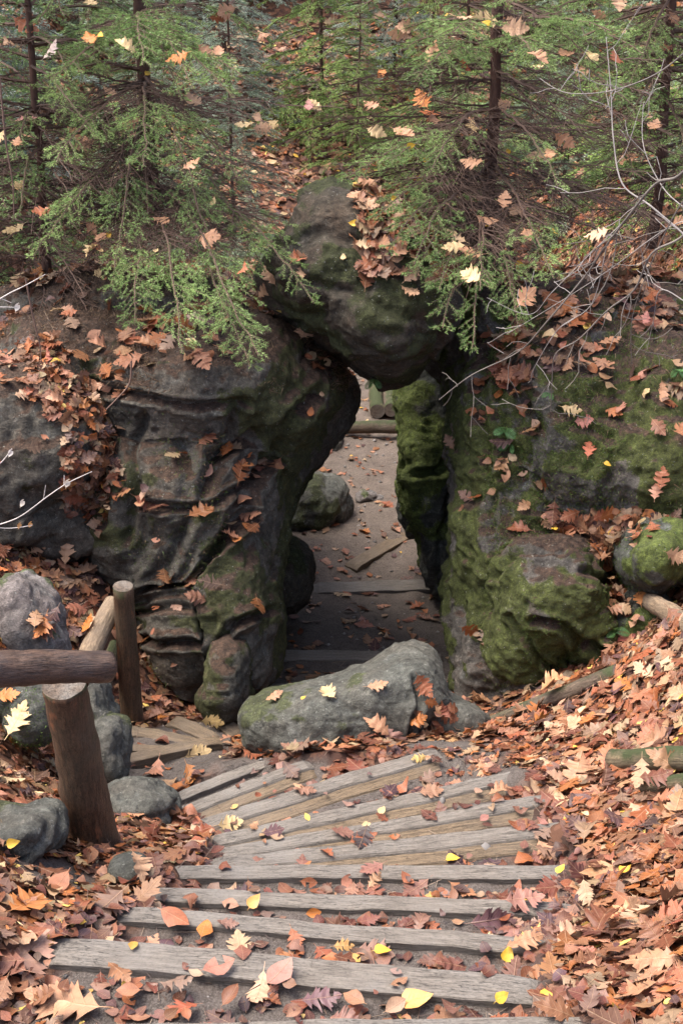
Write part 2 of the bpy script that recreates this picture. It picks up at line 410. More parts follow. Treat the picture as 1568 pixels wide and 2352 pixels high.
def litter_mask(x, y):
    """1 where the leaf carpet is thick, 0 on trodden soil"""
    P = np.c_[x, y, 0*x]
    m = np.ones(len(x))
    _, tm = tread_h(x, y, np.zeros(len(x)))
    m[tm] = .0
    wob = .16*fbm(P, 3.5, 3, 29)
    for q, z in TREADS:
        i_ = inquad(x, y, q); e = tread_end(x[i_], y[i_], q)+wob[i_]; m[i_] = np.clip(1-sst(.02, .20, e), 0, 1)
    # edges of the treads fill up with leaves towards both ends
    far = sst(6.3, 7.2, y)
    cx = np.interp(y, [6.3, 7, 9, 12, 16, 20], [.0, .05, .05, .05, .1, -.3]); hw = np.interp(y, [6.3, 8, 10, 13, 15.5, 18, 24], [.75, .95, 1.1, .9, .5, .1, -.5])
    pm = sst(-.25, .35, np.abs(x-cx)-hw+.25*fbm(P, 1.2, 3, 21))
    m = m*(1-far)+np.maximum(pm, .0)*far
    # bare soil between the fan ends and the boulder, and round the post foot
    for (u, v, z, r) in BARE:
        q = atz(u, v, z); d = np.hypot(x-q[0], y-q[1])/r+.35*fbm(P, 4, 2, 33); m *= sst(.6, 1.15, d)
    return m
BARE = [(1020, 1735, -4.25, .30), (1130, 1790, -4.1, .18), (400, 1760, -4.62, .30), (300, 1770, -4.6, .2), (150, 2010, -3.4, .16), (250, 1960, -3.72, .1), (440, 1690, -4.8, .32), (560, 1770, -4.55, .15), (350, 1710, -4.68, .33), (450, 1720, -4.62, .25)]
def build_ground():
    def seg(pts):
        r = [np.arange(a, b, d) for a, b, d in pts]; return np.unique(np.round(np.concatenate(r), 4))
    xs = seg([(-60, -12, 2), (-12, -5, .35), (-5, -2.3, .08), (-2.3, 2.3, .022), (2.3, 5, .08), (5, 12, .35), (12, 62, 2)])
    ys = seg([(-6, 1, .3), (1, 2.2, .1), (2.2, 6.8, .022), (6.8, 15, .04), (15, 26, .15), (26, 40, .5), (40, 82, 2)])
    X, Y = np.meshgrid(xs, ys); x, y = X.ravel(), Y.ravel()
    h, _ = H(x, y)
    nx, ny = len(xs), len(ys)
    i = np.arange(nx*ny).reshape(ny, nx)
    F = np.stack([i[:-1, :-1], i[:-1, 1:], i[1:, 1:], i[1:, :-1]], -1).reshape(-1, 4)
    lm = litter_mask(x, y)
    dry = sst(8.4, 10.2, y); o = mk('ground', np.c_[x, y, h], F, M_soil, col=np.c_[lm, dry, lm])  # dry: same soil, lightened past the gate to stand in for brighter daylight
    tag(o, 'dark trodden soil slope and path under the fallen leaves', 'ground', kind='structure')
build_ground()

# ------------------------------------------------------------------ rocks (distance fields -> quads)
def surfnet(fn, lo, hi, h):
    lo = A(lo); n = np.ceil((A(hi)-lo)/h).astype(int)+1
    ax = [lo[k]+h*np.arange(n[k]) for k in range(3)]
    S = np.empty(n, np.float32)
    for i in range(0, n[0], 16):
        G = np.stack(np.meshgrid(ax[0][i:i+16], ax[1], ax[2], indexing='ij'), -1)
        S[i:i+16] = fn(G)
    B = S < 0; m = n-1
    cnt = np.zeros(m, np.float32); acc = np.zeros((*m, 3), np.float32)
    def sl_(o): return tuple(slice(o[k], o[k]+m[k]) for k in range(3))
    cor = [(a, b, c) for a in (0, 1) for b in (0, 1) for c in (0, 1)]
    for c in cor:
        for k in range(3):
            if c[k]: continue
            d = list(c); d[k] = 1
            s0, s1 = S[sl_(c)], S[sl_(d)]; x = (s0 < 0) != (s1 < 0)
            t = np.where(x, s0/np.where(x, s0-s1, 1), 0)
            cnt += x
            for j in range(3): acc[..., j] += x*(c[j]+(t if j == k else 0))
    act = cnt > 0; idx = np.full(m, -1); idx[act] = np.arange(act.sum())
    ii = A(np.nonzero(act)).T
    V = lo+h*(ii+acc[act]/cnt[act][:, None])
    Q = []
    for k in range(3):
        a, b = [j for j in range(3) if j != k]
        s0 = [slice(1, m[j]) for j in range(3)]; s0[k] = slice(0, m[k])
        s1 = list(s0); s1[k] = slice(1, m[k]+1)
        e0, e1 = B[tuple(s0)], B[tuple(s1)]
        x = A(np.nonzero(e0 != e1)).T
        if not len(x): continue
        off = A([1, 1, 1]); off[k] = 0; x0 = x+off
        fl = e0[tuple(x.T)]
        def g(da, db):
            y = x0.copy(); y[:, a] -= da; y[:, b] -= db; return idx[tuple(y.T)]
        q = np.stack([g(1, 1), g(0, 1), g(0, 0), g(1, 0)], -1)
        if k == 1: fl = ~fl
        q[~fl] = q[~fl][:, ::-1]; Q.append(q)
    return V, np.concatenate(Q)
def vnorm(V, F):
    n = np.cross(V[F[:, 2]]-V[F[:, 0]], V[F[:, 3 if F.shape[1] == 4 else 1]]-V[F[:, 1 if F.shape[1] == 4 else 0]])
    if F.shape[1] == 3: n = np.cross(V[F[:, 1]]-V[F[:, 0]], V[F[:, 2]]-V[F[:, 0]])
    o = np.zeros_like(V)
    for k in range(F.shape[1]): 
        for j in range(3): o[:, j] += np.bincount(F[:, k], n[:, j], len(V))
    return o/np.maximum(np.linalg.norm(o, axis=1), 1e-9)[:, None]
def E(u, v, Yf, ru, rv, rd, rot=0, p=2.0):
    """ellipsoid blob; its front touches depth Yf at pixel (u, v)"""
    c0 = at(u, v, Yf); c = c0+FW*rd; t = (c0-A([0, 0, CZ]))@FW; k = t/FPX
    a = math.radians(rot); ca, sa = math.cos(a), math.sin(a)
    R = A([RT*ca+UP*sa, -RT*sa+UP*ca, FW])
    return (c, R, A([ru*k, rv*k, rd]), p)
def sd(G, e):
    c, R, r, p = e
    q = ((G-c)@R.T); k = np.abs(q/r)
    k0 = (k**p).sum(-1)**(1/p)
    k1 = np.linalg.norm(q/(r*r), axis=-1)+1e-6
    kk = np.linalg.norm(q/r, axis=-1)+1e-6
    return kk*(k0-1)/k1*np.minimum(1, 1)
def smin(a, b, k):
    h = np.clip(.5+.5*(b-a)/k, 0, 1); return b*(1-h)+a*h-k*h*(1-h)
def pdist(u, v, pl):
    d = np.full(u.shape, 1e9)
    for (x0, y0), (x1, y1) in zip(pl[:-1], pl[1:]):
        dx, dy = x1-x0, y1-y0; t = np.clip(((u-x0)*dx+(v-y0)*dy)/(dx*dx+dy*dy), 0, 1)
        d = np.minimum(d, np.hypot(u-x0-t*dx, v-y0-t*dy))
    return d
ROCKS = {}
def rock(name, blobs, k, m, h, label, cat='rock', amp=.05, f=1.6, seed=0, creases=(), sub=(), cut=.12, stretch=(1, 1, 1), fine=1.0, diag=0.0, ledge=1.0):
    cs = A([b[0] for b in blobs]); rr = A([max(b[2]) for b in blobs])[:, None]
    lo = (cs-rr-.1).min(0); hi = (cs+rr+.1).max(0)
    if lo[2] < CZ-6.6: lo[2] = CZ-6.6
    def fn(G):
        G = G.astype(np.float32)
        s = sd(G, blobs[0])
        for b in blobs[1:]: s = smin(s, sd(G, b), k)
        for b in sub: s = np.maximum(s, -sd(G, b)+0)
        return s
    # tighten the box
    V, F = surfnet(fn, lo, hi, min(.12, float(min(min(b[2]) for b in blobs))*.6))
    lo, hi = V.min(0)-.15, V.max(0)+.15
    V, F = surfnet(fn, lo, hi, h)
    Nn = vnorm(V, F); S = A(stretch)
    VS = V*S
    d = amp*fbm(VS, f, 3, seed)+amp*.55*ridge(VS+.15*fbm(V, 2, 2, seed+3)[:, None], f*1.7, 2, seed+50)
    d += fine*(.010*fbm(VS, 9, 3, seed+20)+.008*ridge(VS, 7, 2, seed+33))
    # chiselled ledges and narrow cracks
    tq = fbm(V+.2*fbm(V, 3, 2, seed+5)[:, None], .9, 3, seed+44)*3.2; fr = tq-np.floor(tq)
    d += amp*.9*ledge*(np.floor(tq)+sst(.38, .62, fr))*.55
    cn = noise(V+.08*fbm(V, 6, 3, seed+6)[:, None], 1.9, seed+11); cm = sst(-.15, .3, noise(V, 1.3, seed+12))
    d -= .030*ledge*np.exp(-(cn/.055)**2)*cm
    cn = noise(V+.04*fbm(V, 9, 3, seed+7)[:, None], 5.0, seed+13); cm = sst(.0, .4, noise(V, 2.3, seed+14))
    d -= .014*ledge*np.exp(-(cn/.07)**2)*cm
    d += fine*.007*ridge(V, 16, 2, seed+15)
    # flat joints: quantised strata give worn ledges
    st = (V[:, 2]+.10*fbm(V, 1.5, 3, seed+60))*4.2; st = st-np.floor(st)
    d -= cut*.13*np.exp(-((st-.5)/.09)**2)*sst(-.2, .5, fbm(V, 1.1, 2, seed+70))
    dg = (V@A([.62, 0, .78])); dl = (V@A([-.78, .3, .62]))
    d += amp*.9*diag*ridge(np.c_[dg*1.1, dl*3.6, V[:, 1]*1.5], 1.0, 2, seed+90)
    u, v, dep = proj(V)
    front = np.clip(-(Nn@FW)*2+.4, 0, 1)
    for (pl, wd, dp) in creases:
        uu = u+9*fbm(V, 5, 2, seed+80); vv = v+9*fbm(V, 5, 2, seed+81)
        q = pdist(uu, vv, pl)/wd
        d -= front*dp*np.exp(-q*q)-front*dp*.45*np.exp(-((q-1.7)/.8)**2)
    # moss cushions stand proud of the stone
    ms, mzz = MOSS.get(m.name, (.4, .1))
    mo = sst(.40, .62, .5+.30*fbm(V+.1*fbm(V, 5, 2, seed+31)[:, None], 2.0, 4, seed+30)+Nn[:, 2]*mzz+ms-.5-.10+.10*noise(V, 14, seed+32))
    d += mo*(.010+.010*np.abs(noise(V, 17, seed+34))+.008*noise(V, 34, seed+35))
    d += fine*(1-mo)*.0045*ridge(V, 30, 2, seed+36)
    V = V+Nn*d[:, None]
    Nn = vnorm(V, F)
    o = mk(name, V, F, m, origin=A([V[:, 0].mean(), V[:, 1].mean(), V[:, 2].min()]), col=np.c_[mo, mo, mo])
    tag(o, label, cat)
    ROCKS.setdefault(label, (V, F, Nn)); return o, V, F, Nn

R_left = rock('rock_wall', [
    E(430, 880, 7.45, 330, 190, 1.2), E(150, 830, 7.8, 300, 170, 1.2), E(420, 1150, 7.25, 215, 300, .9),
    E(430, 1440, 7.0, 105, 190, .6), E(520, 1390, 6.98, 88, 230, .6, 6), E(290, 1150, 7.35, 110, 230, .8),
    E(690, 895, 8.0, 112, 100, .9), E(612, 1005, 7.9, 76, 210, .8, -27), E(640, 1058, 7.95, 50, 180, .7, -29), E(562, 1430, 6.98, 27, 150, .3, 4), E(560, 1180, 7.8, 66, 230, .8, -10), E(530, 1390, 7.6, 45, 200, .6),
    E(250, 690, 8.4, 420, 120, 1.6), E(600, 800, 8.1, 130, 100, 1.1)], .12, M_rockL, .017,
    'large weathered sandstone wall with smooth folds left of the passage', amp=.048, f=1.7, seed=3, diag=.25, cut=.0, fine=1.0, ledge=.7,
    creases=[([(200, 885), (300, 905), (480, 925), (560, 925)], 10, .06), ([(650, 950), (575, 1100), (505, 1250), (450, 1340)], 15, .07), ([(540, 950), (480, 1080), (430, 1200), (370, 1310)], 15, .055), ([(330, 960), (320, 1090), (300, 1230)], 13, .05),
             ([(700, 905), (640, 960), (560, 1010), (470, 1060)], 11, .07), ([(610, 1060), (560, 1110), (500, 1150), (440, 1165), (340, 1160)], 9, .06),
             ([(560, 1180), (520, 1240), (480, 1300), (430, 1345), (350, 1340)], 10, .08), ([(345, 1410), (420, 1398), (465, 1400)], 7, .05),
             ([(345, 1465), (400, 1462), (470, 1468)], 8, .06), ([(470, 1400), (468, 1470), (490, 1560)], 9, .07), ([(600, 1400), (540, 1430), (500, 1480)], 9, .06),
             ([(262, 1010), (250, 1100), (255, 1200)], 10, .06), ([(420, 1010), (440, 1090), (410, 1180)], 12, .04), ([(345, 1600), (420, 1590), (450, 1600)], 9, .06)])
R_foot = rock('rock', [E(512, 1572, 6.62, 43, 92, .32, -3, 2.5), E(500, 1620, 6.62, 50, 40, .3)], .06, M_rockL, .018,
    'pale grey rounded rock foot at the base of the left wall by the passage', amp=.018, f=3, seed=13)
R_far_left = rock('rock', [E(10, 1010, 7.3, 190, 180, .8, 25, 3.4), E(120, 1150, 7.35, 100, 130, .6, 10, 3), E(0, 1170, 7.25, 190, 100, .6, 0, 3)], .06, M_rockL, .026,
    'grey sandstone block with pale lichen at the far left above the leaf bank', amp=.06, f=2.2, seed=23, diag=.3, fine=1.5)
R_key = rock('boulder', [E(828, 618, 7.75, 205, 140, .62, -38, 4.0), E(895, 718, 7.8, 110, 80, .5, 12, 2.6), E(765, 560, 8.0, 105, 72, .5, 25, 3.4)], .07, M_key, .015,
    'big dark mossy boulder wedged between the two rock walls above the passage', 'boulder', amp=.045, f=1.6, seed=37, cut=.0, fine=.9, ledge=1.9,
    creases=[([(640, 650), (760, 660), (900, 720), (1010, 730)], 12, .02)])
R_right = rock('rock_wall', [
    E(1380, 960, 7.5, 270, 330, 1.0), E(1560, 1000, 7.3, 220, 330, 1.0), E(1430, 730, 8.2, 380, 130, 1.5), E(1148, 1120, 7.55, 66, 400, .8, 4),
    E(1128, 1440, 7.25, 82, 230, .6, 2), E(1200, 1240, 7.35, 130, 300, .7), E(1130, 720, 8.4, 150, 120, 1.2), E(1020, 575, 8.35, 150, 90, 1.0, -12), E(1230, 1560, 6.95, 160, 110, .6, 12)], .14, M_rockR, .017,
    'tall green mossy sandstone wall with ferns right of the passage', amp=.045, f=2.3, seed=43, fine=1.5, cut=.04,
    creases=[([(1125, 820), (1120, 1000), (1135, 1180), (1150, 1290)], 9, .05), ([(1300, 1190), (1420, 1240), (1470, 1330)], 12, .05), ([(1290, 950), (1400, 1000)], 12, .03),
             ([(1200, 900), (1260, 1000), (1240, 1120)], 12, .03)])
R_bulge = rock('boulder', [E(1285, 1360, 6.85, 128, 140, .55, 0, 2.5), E(1230, 1480, 6.9, 100, 110, .5, -10, 2.2), E(1370, 1440, 6.85, 62, 100, .4)], .1, M_rockR, .015,
    'rounded bulging green boulder at the foot of the right wall under the leaf pocket', 'boulder', amp=.03, f=2.4, seed=47,
    creases=[([(1150, 1330), (1200, 1270), (1290, 1275)], 9, .05), ([(1230, 1420), (1300, 1440), (1400, 1500)], 9, .07), ([(1180, 1420), (1230, 1500), (1300, 1560)], 9, .06), ([(1330, 1310), (1400, 1340)], 8, .04)])
R_rr = rock('boulder', [E(1530, 1290, 6.7, 75, 80, .4), E(1590, 1250, 6.9, 110, 80, .4), E(1500, 1440, 6.8, 90, 90, .4)], .1, M_slab, .022,
    'bright mossy boulder at the right edge above the broken log', 'boulder', amp=.03, f=2.4, seed=53)
R_slab = rock('rock', [E(985, 1000, 9.3, 62, 230, .45, 3, 2.6), E(1000, 1200, 9.2, 44, 180, .4, 12, 2.4), E(950, 1120, 9.6, 32, 110, .4, 0), E(1030, 900, 9.3, 40, 160, .4)], .08, M_slab, .018,
    'upright bright green mossy rock slab seen through the passage on its right', amp=.035, f=2.6, seed=59,
    creases=[([(960, 1090), (1000, 1085), (1040, 1050)], 9, .09), ([(1040, 950), (1030, 1100), (1000, 1350)], 6, .05)])
R_fb = rock('boulder', [E(720, 1160, 10.75, 76, 66, .45, 12, 2.3), E(680, 1195, 10.7, 70, 40, .4, 15)], .08, M_bould, .022,
    'round pitted grey green boulder beside the path beyond the passage', 'boulder', amp=.03, f=2.6, seed=61)
rock('boulder', [E(752, 1012, 12.6, 38, 36, .3, 20, 2.3), E(735, 1026, 12.5, 40, 24, .3)], .06, M_bould, .022,
    'small mossy boulder in front of the lying log beyond the passage', 'boulder', amp=.02, f=3, seed=63)
rock('boulder', [E(652, 1322, 8.4, 64, 78, .4, 8, 2.3), E(620, 1360, 8.3, 40, 50, .4)], .08, M_key, .022,
    'dark shaded boulder inside the passage at the foot of the left wall', 'boulder', amp=.02, f=2.6, seed=67)
rock('flat_stone', [E(848, 1146, 11.3, 31, 17, .12, 0, 2.6)], .05, M_grey, .018, 'flat dark stone embedded in the path beyond the passage', 'stone', amp=.012, f=4, seed=69, cut=0)
R_front = rock('boulder', [E(778, 1652, 5.85, 222, 66, .45, 17, 3.8), E(700, 1688, 5.8, 145, 56, .4, 2, 3.2), E(850, 1668, 5.85, 145, 62, .4, 8, 3.2), E(955, 1592, 5.98, 72, 80, .42, 14, 3), E(1035, 1662, 5.98, 100, 42, .3, -20, 3)], .05, M_bould, .012,
    'large flat-topped grey green boulder lying between the steps and the passage', 'boulder', amp=.022, f=2.6, seed=71, fine=.6, cut=.0, ledge=.5,
    creases=[([(945, 1560), (955, 1610), (935, 1690)], 7, .03)])
rock('boulder', [E(15, 1962, 3.72, 92, 54, .24, 14, 3.6), E(-20, 1975, 3.7, 80, 60, .2, 0, 3)], .04, M_bould, .014, 'green layered boulder at the left edge below the railing post', 'boulder', amp=.02, f=4, seed=73, stretch=(1, 1, 2), fine=.8)
rock('boulder', [E(325, 1878, 4.72, 66, 50, .22, -14, 2.6), E(275, 1860, 4.75, 50, 36, .2)], .04, M_bould, .014, 'low rounded green boulder between the leaning post and the curved steps', 'boulder', amp=.02, f=4, seed=79)
rock('rock', [E(246, 1745, 5.1, 28, 74, .2, 14, 2.8), E(215, 1655, 5.4, 20, 74, .2, 10, 2.8)], .05, M_bould, .014, 'mossy upright stone just behind the leaning post beside the steps', amp=.03, f=4, seed=83)
rock('rock', [E(45, 1430, 5.6, 50, 120, .25, 22, 2.6), E(10, 1400, 5.7, 50, 70, .25)], .05, M_grey, .016, 'slanting blue grey rock above the rail at the left edge', amp=.035, f=3, seed=87)
R_mossl = rock('rock', [E(60, 1650, 5.0, 60, 75, .25, 0, 2.4), E(0, 1600, 5.1, 60, 60, .25)], .05, M_slab, .016, 'bright moss covered rock under the rail at the left edge', amp=.016, f=3, seed=89)
rock('stone', [E(288, 2010, 3.78, 36, 20, .08, 6, 2.5)], .03, M_bould, .012, 'small mossy stone at the left end of the curved steps', 'stone', amp=.008, f=6, seed=97, cut=0)

# ------------------------------------------------------------------ timber steps
def bar(a, b, w, hgt, m, name, label, cat, group=None, side=None, extra=None, parent=None, seed=0, cuts=26):
    """squared timber: top far edge a->b, width w toward the viewer"""
    a, b = A(a), A(b); d = (b-a); L = np.linalg.norm(d); d /= L
    s = np.cross([0, 0, 1], d); s /= np.linalg.norm(s)
    if s[1] > 0: s = -s
    up = np.cross(s, d); up = up if up[2] > 0 else -up
    t = np.linspace(0, L, cuts)
    r = .004
    prof = [(r, 0), (w-r, -.001), (w, -r), (w, -hgt), (0, -hgt), (0, -r)]
    pv = [prof]
    if extra: prof = [(r, 0), (w-.006, -.003), (w-.001, -.008), (w+.003, -.015), (w+.058, -.020), (w+.064, -.027), (w+.098, -hgt), (0, -hgt), (0, -r)]
    P = []
    for k, tt in enumerate(t):
        for (q, z) in prof:
            P.append(a+d*(tt)+s*q+up*z)
    P = A(P); n = len(prof)
    jj = fbm(P, 3, 3, seed)[:, None]*.005*up+fbm(P, 2.5, 3, seed+9)[:, None]*.007*s+fbm(P, 22, 2, seed+3)[:, None]*.0022
    e = np.minimum(np.repeat(t, n), np.repeat(L-t, n)); jj = jj-(.02*np.exp(-e/.03))[:, None]*up
    # slight droop and broken ends
    P = P+jj
    i = np.arange(cuts*n).reshape(cuts, n)
    F = np.stack([i[:-1], i[1:], np.roll(i[1:], -1, 1), np.roll(i[:-1], -1, 1)], -1).reshape(-1, 4)
    # grain follows x in local space: use object aligned with the bar
    ang = math.atan2(d[1], d[0]); Rz = A([[math.cos(ang), math.sin(ang), 0], [-math.sin(ang), math.cos(ang), 0], [0, 0, 1]])
    Q = (P-a)@Rz.T
    caps = [i[0][::-1][None], i[-1][None]]
    mi_ = ([0]*3+[1]*2+[0]*4)*(cuts-1) if extra else [0]*len(F)
    o = mk(name, Q, [F]+caps, [m, M_step2], mi=mi_+[0, 0], smooth=False)
    o.location = a; o.rotation_euler = (0, 0, ang)
    tag(o, label, cat, group); return o
names = ['nearest timber step cut off at the bottom of the picture', 'long grey timber step nearest in full view with leaves heaped along its near side',
 'second full grey timber step from the bottom of the straight flight', 'third grey timber step counted from the bottom of the straight flight',
 'level grey timber step just before the stair starts to fan', 'first slanting timber of the fan with a dark right end', 'second slanting timber of the fan up from the level steps',
 'middle timber of the fan ending at bare soil on the right', 'slanting timber of the fan reaching towards the boulder with a bright grain streak', 'short timber of the fan ending under the big boulder',
 'shortest topmost timber of the fan left of the boulder', 'timber of the lower turn running from the leaning post to the boulder', 'thin timber in the lower turn partly under leaves',
 'plank of the lower turn sloping down from the mossy stone', 'broad plank of the lower turn with its far end in leaves', 'short plank end beside the left corner of the boulder',
 'dim timber step in the dark just behind the boulder', 'dim long timber step in the shade inside the passage', 'wide lighter timber step at the far end of the passage']
for i, (a, b, z, w, ex) in enumerate(bd):
    up_ = A([0, 0, .045 if 11 <= i <= 15 else 0]); a, b = a+up_, b+up_
    bar(a, b, w, .16 if i < 16 else .14, M_step2 if (i in (11, 12, 13, 14, 15)) else M_step, 'timber_step', names[i], 'step', 'timber steps of the stair', extra=ex, seed=i*13)
# ------------------------------------------------------------------ round timber
def tubeV(pts, rad, ns=14, seed=0, rough=.06, cap=True):
    pts = A(pts); n = len(pts); T = np.gradient(pts, axis=0); T /= np.linalg.norm(T, axis=1)[:, None]
    ref = A([0, 0, 1.]) if abs(T[0, 2]) < .8 else A([1., 0, 0])
    P = []
    for k in range(n):
        a = np.cross(T[k], ref); a /= np.linalg.norm(a); b = np.cross(a, T[k])
        for j in range(ns):
            g = 2*math.pi*j/ns; P.append(pts[k]+rad[k]*(a*math.cos(g)+b*math.sin(g)))
    P = A(P); C = np.repeat(pts, ns, 0); d = P-C
    P = C+d*(1+rough*fbm(P, 4, 3, seed)+rough*.5*fbm(P, 20, 2, seed+2))[:, None]
    if ns >= 18:
        rs = np.random.RandomState(seed+5); Rm_ = rad.mean()
        for q in range(7):
            c_ = P[rs.randint(len(P))]; g_ = np.exp(-(np.linalg.norm(P-c_, axis=1)/(.32*Rm_))**2); P = P+d*(g_*rs.uniform(.05, .13))[:, None]
    i = np.arange(n*ns).reshape(n, ns)
    F = np.stack([i[:-1], np.roll(i[:-1], -1, 1), np.roll(i[1:], -1, 1), i[1:]], -1).reshape(-1, 4)
    return P, F, i[0][::-1].copy(), i[-1].copy()
def log(name, a, b, r0, r1, m, label, cat, group=None, bend=.0, seed=0, parent=None, endm=None, ns=18, n=18, rough=.07, knots=0):
    a, b = A(a), A(b); t = np.linspace(0, 1, n)[:, None]
    d = b-a; L = np.linalg.norm(d); dn = d/L
    x = dn; zz = A([0, 0, 1.]); y = np.cross(zz, x); y /= np.linalg.norm(y); z = np.cross(x, y)
    vertical = abs(dn[2]) > .75
    pts = a+d*t+bend*np.sin(t*math.pi)*zz*(not vertical)+bend*np.sin(t*math.pi)*y*vertical
    rad = r0+(r1-r0)*t[:, 0]
    P, F, c0, c1 = tubeV(pts, rad, ns, seed, rough)
    # rim rows to make crisp sawn ends
    if vertical: o = mk(name, P, [F, c0[None], c1[None]], [m, endm or m], mi=[0]*len(F)+[1, 1], parent=parent, origin=a if parent is None else None)
    else:
        Rm = A([x, y, z]); Q = (P-a)@Rm.T
        o = mk(name, Q, [F, c0[None], c1[None]], [m, endm or m], mi=[0]*len(F)+[1, 1])
        o.location = a; M3 = Matrix(Rm.T.tolist()); 
        o.rotation_euler = M3.to_euler()
        if parent is not None:
            o.parent = parent; o.location = Vector(a)-parent.location
    pol = o.data.polygons
    pol[len(pol)-1].use_smooth = False; pol[len(pol)-2].use_smooth = False
    if label: tag(o, label, cat, group)
    return o
def gp(u, v, lift=0.0):
    Y = np.linspace(2.2, 16, 1400); a = (u-784)/FPX; b = (1176-v)/FPX; t = Y/(cp+b*sp); X = a*t; Z = CZ+t*(-sp+b*cp)
    h, _ = H(X, Y); i = np.nonzero(Z < h+lift)[0]; i = i[0] if len(i) else 500
    return A([X[i], Y[i], Z[i]])
bar(gp(790, 1293, .03), gp(925, 1216, .04), .13, .07, M_step2, 'plank', 'loose plank lying slanted across the path beyond the passage', 'plank', seed=5)
k = lambda p, r: r*((p-A([0, 0, CZ]))@FW)/FPX
p0, p1 = at(228, 1955, 4.28), at(150, 1578, 4.12)
rail = empty('railing', p0-A([0, 0, .1]), 'rustic railing, one thick leaning log post carrying a dark wet rail, left edge', 'railing')
log('post', p0-A([0, 0, .15])+(p0-p1)*.1, p1+(p1-p0)*.02, k(p0, 58), k(p1, 50), M_post, None, None, parent=rail, seed=3, endm=M_cut, ns=40, n=50, rough=.09)
ra, rb = at(-260, 1560, 3.6), at(248, 1532, 4.1)
log('rail', ra, rb, k(ra, 50), k(rb, 36), M_rail, None, None, parent=rail, seed=8, endm=M_cut, ns=40, n=60, rough=.13, bend=.015)
q0, q1 = at(302, 1640, 6.6), at(283, 1346, 6.55)
log('wooden_post', q0-A([0, 0, .15]), q1, k(q0, 26), k(q1, 23), M_post, 'round wooden post with a sawn grey top standing behind the curved steps', 'post', seed=12, endm=M_cut, rough=.04)
log('log', at(190, 1545, 6.3), at(262, 1385, 6.75), k(q0, 24), k(q0, 22), M_log, 'pale brown log leaning up against the wooden post, upper of the two', 'log', seed=14, endm=M_cut, bend=.02)
log('log', at(212, 1660, 6.2), at(268, 1480, 6.7), k(q0, 18), k(q0, 17), M_darklog, 'dark split log under the pale leaning log beside the wooden post', 'log', seed=15, endm=M_cut)
log('log', gp(1490, 1380, .16), gp(1660, 1480, .16), .05, .065, M_log, 'broken grey log end jutting in at the right edge above the leaves', 'log', seed=16, endm=M_cut, rough=.12)
log('log', gp(1408, 1745, .06), gp(1660, 1742, .07), .045, .06, M_mosslog, 'mossy rotten log half buried in the right leaf bank', 'log', seed=17, endm=M_cut, rough=.14)
log('log', gp(1478, 1806, .06), gp(1660, 1785, .07), .032, .042, M_mosslog, 'thin blue green log just below the mossy log at the right edge', 'log', seed=18, endm=M_cut, rough=.12)
log('log', gp(1105, 1668, .0), gp(1420, 1545, .025), .035, .045, M_darklog, 'half buried log edging the right leaf bank below the mossy wall', 'log', seed=19, endm=M_cut, rough=.1)
bar(gp(1300, 1532, .10), gp(1262, 1588, .05), .075, .05, M_log, 'stake', 'pale wooden stake stub in the leaves at the foot of the right wall', 'stake', seed=20)
log('log', at(775, 982, 13.0), at(925, 980, 13.0), .062, .066, M_darklog, 'dark log lying across the path beyond the passage', 'log', seed=21, endm=M_cut)
log('log', at(866, 945, 13.4), at(858, 850, 15.0), .075, .07, M_mosslog, 'left one of two mossy logs pointing away beyond the passage', 'log', 'two parallel logs beyond the passage', seed=22, endm=M_cut)
log('log', at(898, 942, 13.4), at(892, 850, 15.0), .075, .07, M_darklog, 'right one of two dark logs pointing away beyond the passage', 'log', 'two parallel logs beyond the passage', seed=23, endm=M_cut)
#@@VEG
TREEMARKS = [(335, 80, 'the top of the left trunk'), (340, 300, 'the left trunk middle'), (350, 420, 'the left trunk foot'), (1120, 60, 'the top of the right trunk'), (1120, 280, 'the right trunk middle'), (1115, 460, 'the right trunk foot'), (110, 500, 'the thin far left trunk'), (610, 500, 'the bright leaf patch'),
 (830, 450, 'the wedged boulder top'), (650, 560, 'the wedged boulder left side'), (900, 650, 'the wedged boulder face'), (700, 760, 'the notch under the boulder'), (440, 850, 'the lowest left bough'), (230, 950, 'the gully head'), (1040, 700, 'the right bough over the passage'), (1400, 330, 'the upright white twig'), (1500, 480, 'the fork of the bare shrub'),
 (1400, 720, 'the drooping shrub stem'), (1010, 910, 'the shrub stem tip'), (750, 200, 'the dark middle thicket'), (1540, 60, 'the upper right edge'), (30, 60, 'the upper left corner'), (1500, 180, 'the dark hollow at the upper right')]
